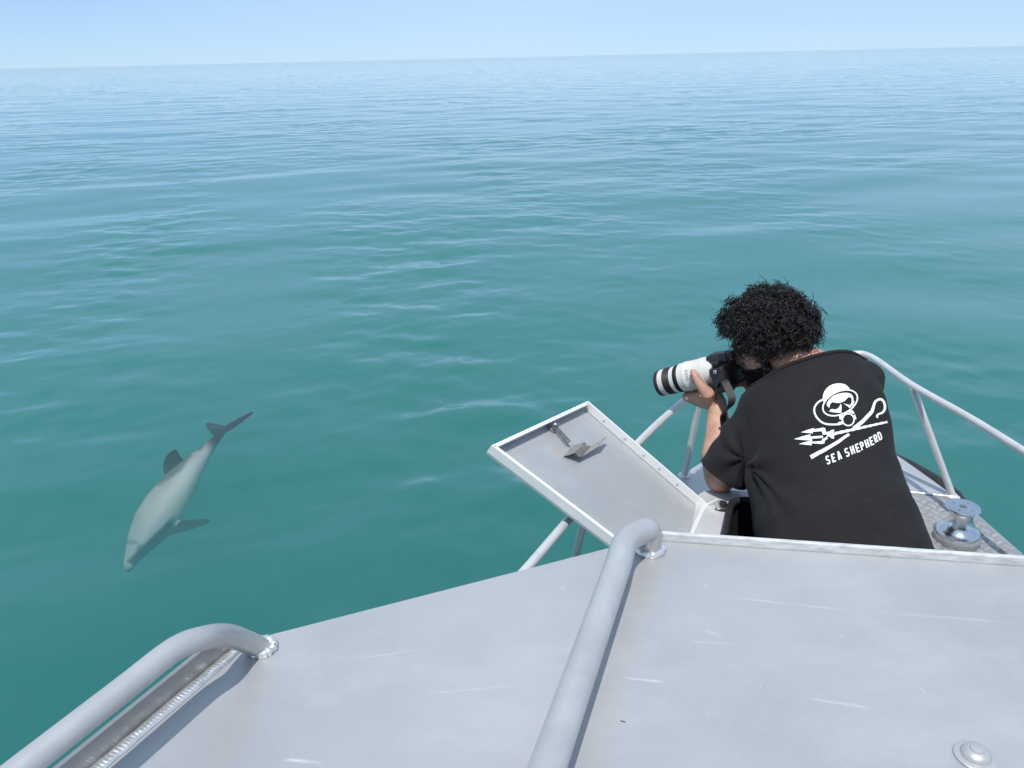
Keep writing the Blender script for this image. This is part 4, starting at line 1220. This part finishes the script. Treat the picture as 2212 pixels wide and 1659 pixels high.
def ribbed(name, a0, a1, r):
    pr = []
    k = 12
    for i in range(k * 2 + 1):
        pr.append((i / (k * 2), r if i % 2 else r - 0.0009))
    return ring(name, a0, a1, pr, M['lens_black'], rear)
ribbed('focus_grip', LL * 0.151, LL * 0.272, 0.0432)
ring('middle_barrel', LL * 0.273, LL * 0.340, [(0, 0.0420), (1, 0.0424)], M['lens_white'], rear)
ribbed('zoom_grip', LL * 0.341, LL * 0.409, 0.0436)
MB().lathe(LENS - CF * 0.006, CF, [(0.0, 0.0375), (0.003, 0.020), (0.004, 0.0005)], 32).build('front_element', M['front_glass'], rear, smooth=True)
# switch panel, collar foot and knob
def on_lens(a, ang, r): 
    return lens_at(a) + (-CS * math.cos(ang) + CU * math.sin(ang)) * r
nrm_ = lambda ang: (-CS * math.cos(ang) + CU * math.sin(ang))
for a_, an_ in ((LL * 0.72, 0.15), (LL * 0.72, -0.20)):
    n_ = nrm_(an_); t_ = CF.cross(n_)
    MB().box(on_lens(a_, an_, 0.0462), CF * 0.012, t_ * 0.006, n_ * 0.0012).build('switch_panel', M['grey_plastic'], rear, bevel=0.0008)
for k in range(6):
    an_ = 0.62 - 0.13 * k; n_ = nrm_(an_); t_ = CF.cross(n_)
    MB().box(on_lens(LL * 0.60, an_, 0.0458), CF * (0.006 - 0.002 * (k % 2)), t_ * 0.0011, n_ * 0.0009).build('engraved_mark', M['grey_plastic'], rear)
ca = LL * 0.80
fm = MB().box(lens_at(ca) - CU * 0.058 - CS * 0.004, CF * 0.010, CS * 0.009, CU * 0.018)
fm.box(lens_at(ca - 0.006) - CU * 0.077 - CS * 0.004, CF * 0.020, CS * 0.010, CU * 0.004)
fm.build('tripod_foot', M['lens_white'], rear, bevel=0.003)
kc = lens_at(ca - 0.004) - CU * 0.052 - CS * 0.030
kn = MB().lathe(kc + CS * 0.012, -CS, [(0, 0.005), (0.004, 0.011), (0.016, 0.0115), (0.018, 0.010), (0.018, 0.0065)], 24).build('collar_knob', M['lens_white'], rear, smooth=True)
MB().lathe(kc + CS * 0.012 - CS * 0.014, -CS, [(0, 0.0066), (0.0005, 0.0066)], 18).build('knob_hole', M['lens_black'], rear)
# neck strap hanging in a loop below the body
sp = catmull([bc - CS * 0.067 - CU * 0.020 + CF * 0.010, Vector((0.6250, 2.2024, 1.8998)), Vector((0.6370, 2.1681, 1.8796)), Vector((0.6400, 2.1476, 1.8603)), Vector((0.6306, 2.1413, 1.8397)), Vector((0.6197, 2.1528, 1.8081)), Vector((0.6309, 2.1594, 1.7564))], 8)
v, f = [], []
for i, p in enumerate(sp):
    t_ = (sp[min(i + 1, len(sp) - 1)] - sp[max(i - 1, 0)]).normalized()
    w_ = (Vector((0.75, 0.35, 0.35)) - t_ * t_.dot(Vector((0.75, 0.35, 0.35)))).normalized() * 0.011
    n_ = t_.cross(w_).normalized() * 0.001
    v += [p - w_ - n_, p + w_ - n_, p + w_ + n_, p - w_ + n_]
for i in range(len(sp) - 1):
    f += [(i * 4 + k, i * 4 + (k + 1) % 4, (i + 1) * 4 + (k + 1) % 4, (i + 1) * 4 + k) for k in range(4)]
MB().add(v, f).build('neck_strap', M['lens_black'], photo)


# ------------------------------------------------------------------ the dolphin under the surface
def make_dolphin():
    nose, tail = Vector((-3.0233, 5.2031, -0.7800)), Vector((-2.5708, 6.4758, -0.2000))
    X = (nose - tail).normalized(); Ld = (nose - tail).length
    mid = (nose + tail) / 2
    v = (Vector((0, 0, 2.8)) - mid).normalized()                 # upper left flank turned to the boat
    Yp = (v - X * v.dot(X)).normalized()
    roll = math.radians(24)
    Zp = X.cross(Yp)
    Y = Yp * math.cos(roll) - Zp * math.sin(roll); Z = X.cross(Y)
    # local frame: x to the nose (0 at the fluke notch, 1 at the nose), y left, z dorsal
    S = [(1.0, .007, .008, -.012), (.985, .022, .024, -.010), (.96, .037, .038, -.006), (.93, .044, .046, 0), (.90, .056, .057, .004), (.86, .074, .073, .006), (.80, .098, .094, .006), (.72, .122, .118, .003), (.62, .130, .121, 0),
         (.52, .121, .110, 0), (.42, .101, .088, .002), (.32, .076, .061, .005), (.22, .051, .038, .006), (.13, .034, .022, .004), (.06, .025, .014, .001), (.0, .018, .010, 0), (-.015, .010, .006, 0)]
    def spine(x): return Vector((x, 0.030 * math.sin(math.pi * x) , 0.035 * math.sin(math.pi * x) - 0.012))
    m = MB(); n = 28; V_ = []
    for x, h, w, dz in S:
        c = spine(x) + Vector((0, 0, dz))
        h, w = h * 0.90, w * 0.90
        V_ += [c + Vector((0, math.cos(2 * math.pi * k / n) * w, math.sin(2 * math.pi * k / n) * h)) for k in range(n)]
    F_ = [(i * n + k, i * n + (k + 1) % n, (i + 1) * n + (k + 1) % n, (i + 1) * n + k) for i in range(len(S) - 1) for k in range(n)]
    F_ += [tuple(reversed(range(n))), tuple(range((len(S) - 1) * n, len(S) * n))]
    m.add(V_, F_)
    def blade(pts, thick, up):
        """closed lens-section fin from an outline"""
        pts = [Vector(p) for p in pts]; c = sum(pts, Vector()) / len(pts); up = Vector(up).normalized() * thick
        k = len(pts)
        v_ = pts + [c + (p - c) * 0.62 + up for p in pts] + [c + (p - c) * 0.62 - up for p in pts] + [c + up * 1.15, c - up * 1.15]
        f_ = []
        for i in range(k):
            j = (i + 1) % k
            f_ += [(i, j, k + j, k + i), (j, i, 2 * k + i, 2 * k + j), (k + i, k + j, 3 * k), (2 * k + j, 2 * k + i, 3 * k + 1)]
        m.add(v_, f_)
    b = spine(0.42)
    zf = b.z + 0.09
    blade(catmull([(.50, b.y, zf - .02), (.475, b.y, zf + .035), (.44, b.y, zf + .066), (.40, b.y, zf + .082), (.350, b.y, zf + .080), (.312, b.y, zf + .056), (.325, b.y, zf + .020), (.33, b.y, zf - .035)], 4), 0.011, (0, 1, 0))
    # flukes: two swept lobes
    q = spine(0.0)
    for s in (1, -1):
        blade(catmull([(.060, 0, 0), (.045, s * .060, 0), (-.002, s * .140, .004), (-.055, s * .215, .008), (-.088, s * .250, .010), (-.088, s * .205, .006), (-.060, s * .105, .002), (-.038, s * .040, 0), (-.028, 0, 0)], 3), 0.010, (0, 0, 1))
    # flippers
    for s in (1, -1):
        root = spine(.715) + Vector((0, s * .085, -.055))
        out = Vector((-.62, s * .34, -.62)).normalized(); ch = Vector((1, s * .1, -.15)).normalized()
        P_ = [root + ch * .050 - out * .02, root + out * .06 + ch * .046, root + out * .13 + ch * .034, root + out * .19 + ch * .018, root + out * .215 - ch * .004, root + out * .19 - ch * .024, root + out * .12 - ch * .034, root + out * .05 - ch * .040, root - ch * .046 - out * .02]
        blade(catmull(P_, 3), 0.010, ch.cross(out))
    me = fuse(m, 0.0062, 3)
    # colour pattern of the hide
    col = me.color_attributes.new('hide', 'FLOAT_COLOR', 'POINT')
    def sst(a, b_, x_):
        t = max(0.0, min(1.0, (x_ - a) / (b_ - a))); return t * t * (3 - 2 * t)
    data = []
    for v_ in me.vertices:
        p = v_.co; c = spine(max(0, min(1, p.x)))
        z, y = p.z - c.z, p.y - c.y
        nz = 0.012 * noise.noise(p * 9)
        grey = 0.54 + 0.09 * noise.noise(Vector((p.x * 4, p.y * 12, p.z * 12))) + 0.10 * sst(.2, -.3, abs(z / 0.1 - .1))
        dark = 0.0
        hh = 0.9 * np.interp(p.x, [s_[0] for s_ in S][::-1], [s_[1] for s_ in S][::-1])
        ww = 0.9 * np.interp(p.x, [s_[0] for s_ in S][::-1], [s_[2] for s_ in S][::-1])
        # fins: anything well outside the trunk section
        e = math.hypot(z / max(hh, .01), y / max(ww, .01))
        dark = max(dark, sst(1.04, 1.14, e) if p.x > 0.12 else 0)
        dark = max(dark, 1 - sst(.10, .24, p.x + nz))                      # tail stock and flukes
        dark = max(dark, (.28 + .22 * noise.noise(p * 7)) * sst(.45, 1.0, z / max(hh, .01) + nz * 6))   # darker back
        # dark cape along the back near the dorsal fin
        if .28 < p.x < .56: dark = max(dark, .75 * sst(.62, .92, z / max(hh, .01) - abs(p.x - .42) * 1.2 + nz * 4))
        # dark side of the face, running back to the flipper
        line = -.010 + (p.x - .70) * .13
        face = sst(.64, .72, p.x + nz) * (1 - sst(.955, .975, p.x)) * (1 - sst(line - .012, line + .012, z + nz))
        dark = max(dark, face)
        dark = max(dark, .85 * math.exp(-((p.x - .885) / .022) ** 2 - ((z - .012) / .022) ** 2) * sst(.0, .02, y))   # round the eye
        dark = max(dark, .6 * sst(.965, .99, p.x))
        # crescent behind the blowhole
        dark = max(dark, .6 * math.exp(-((p.x - .875 + .2 * (abs(y) - .03)) / .014) ** 2) * sst(.03, .055, z))
        belly = sst(.35, .7, -z / max(hh, .01)) * (1 - sst(.60, .66, p.x)) * sst(.2, .3, p.x)
        g = grey + (0.80 - grey) * belly * .9
        lowjaw = sst(.03, .05, -z) * sst(.93, .96, p.x)
        g = g * (1 - dark) + 0.012 * dark
        g = g + (0.6 - g) * lowjaw * .6
        data += [g * 0.98, g, g * 1.02, 1.0]
    col.data.foreach_set('color', data)
    mt, nt, N, L, b_ = new_mat('dolphin_hide')
    at = N.new('ShaderNodeVertexColor'); at.layer_name = 'hide'
    L.new(at.outputs['Color'], b_.inputs['Base Color']); b_.inputs['Roughness'].default_value = 0.6; b_.inputs['Specular IOR Level'].default_value = 0.05
    nn = noise_node(nt, 30, 3, 0.5); add_bump(nt, b_, nn.outputs['Fac'], 0.1, 0.01)
    me.materials.clear(); me.materials.append(mt)
    me.polygons.foreach_set('use_smooth', [True] * len(me.polygons)); me.name = 'dolphin'
    o = link(bpy.data.objects.new('dolphin', me))
    R3 = Matrix((X, Y, Z)).transposed().to_4x4()
    o.matrix_world = Matrix.Translation(tail) @ R3 @ Matrix.Diagonal((Ld, Ld, Ld, 1))
    tag(o, 'grey dolphin with dark rounded fins swimming just under the water surface', 'dolphin')
    return o
dolphin = make_dolphin()
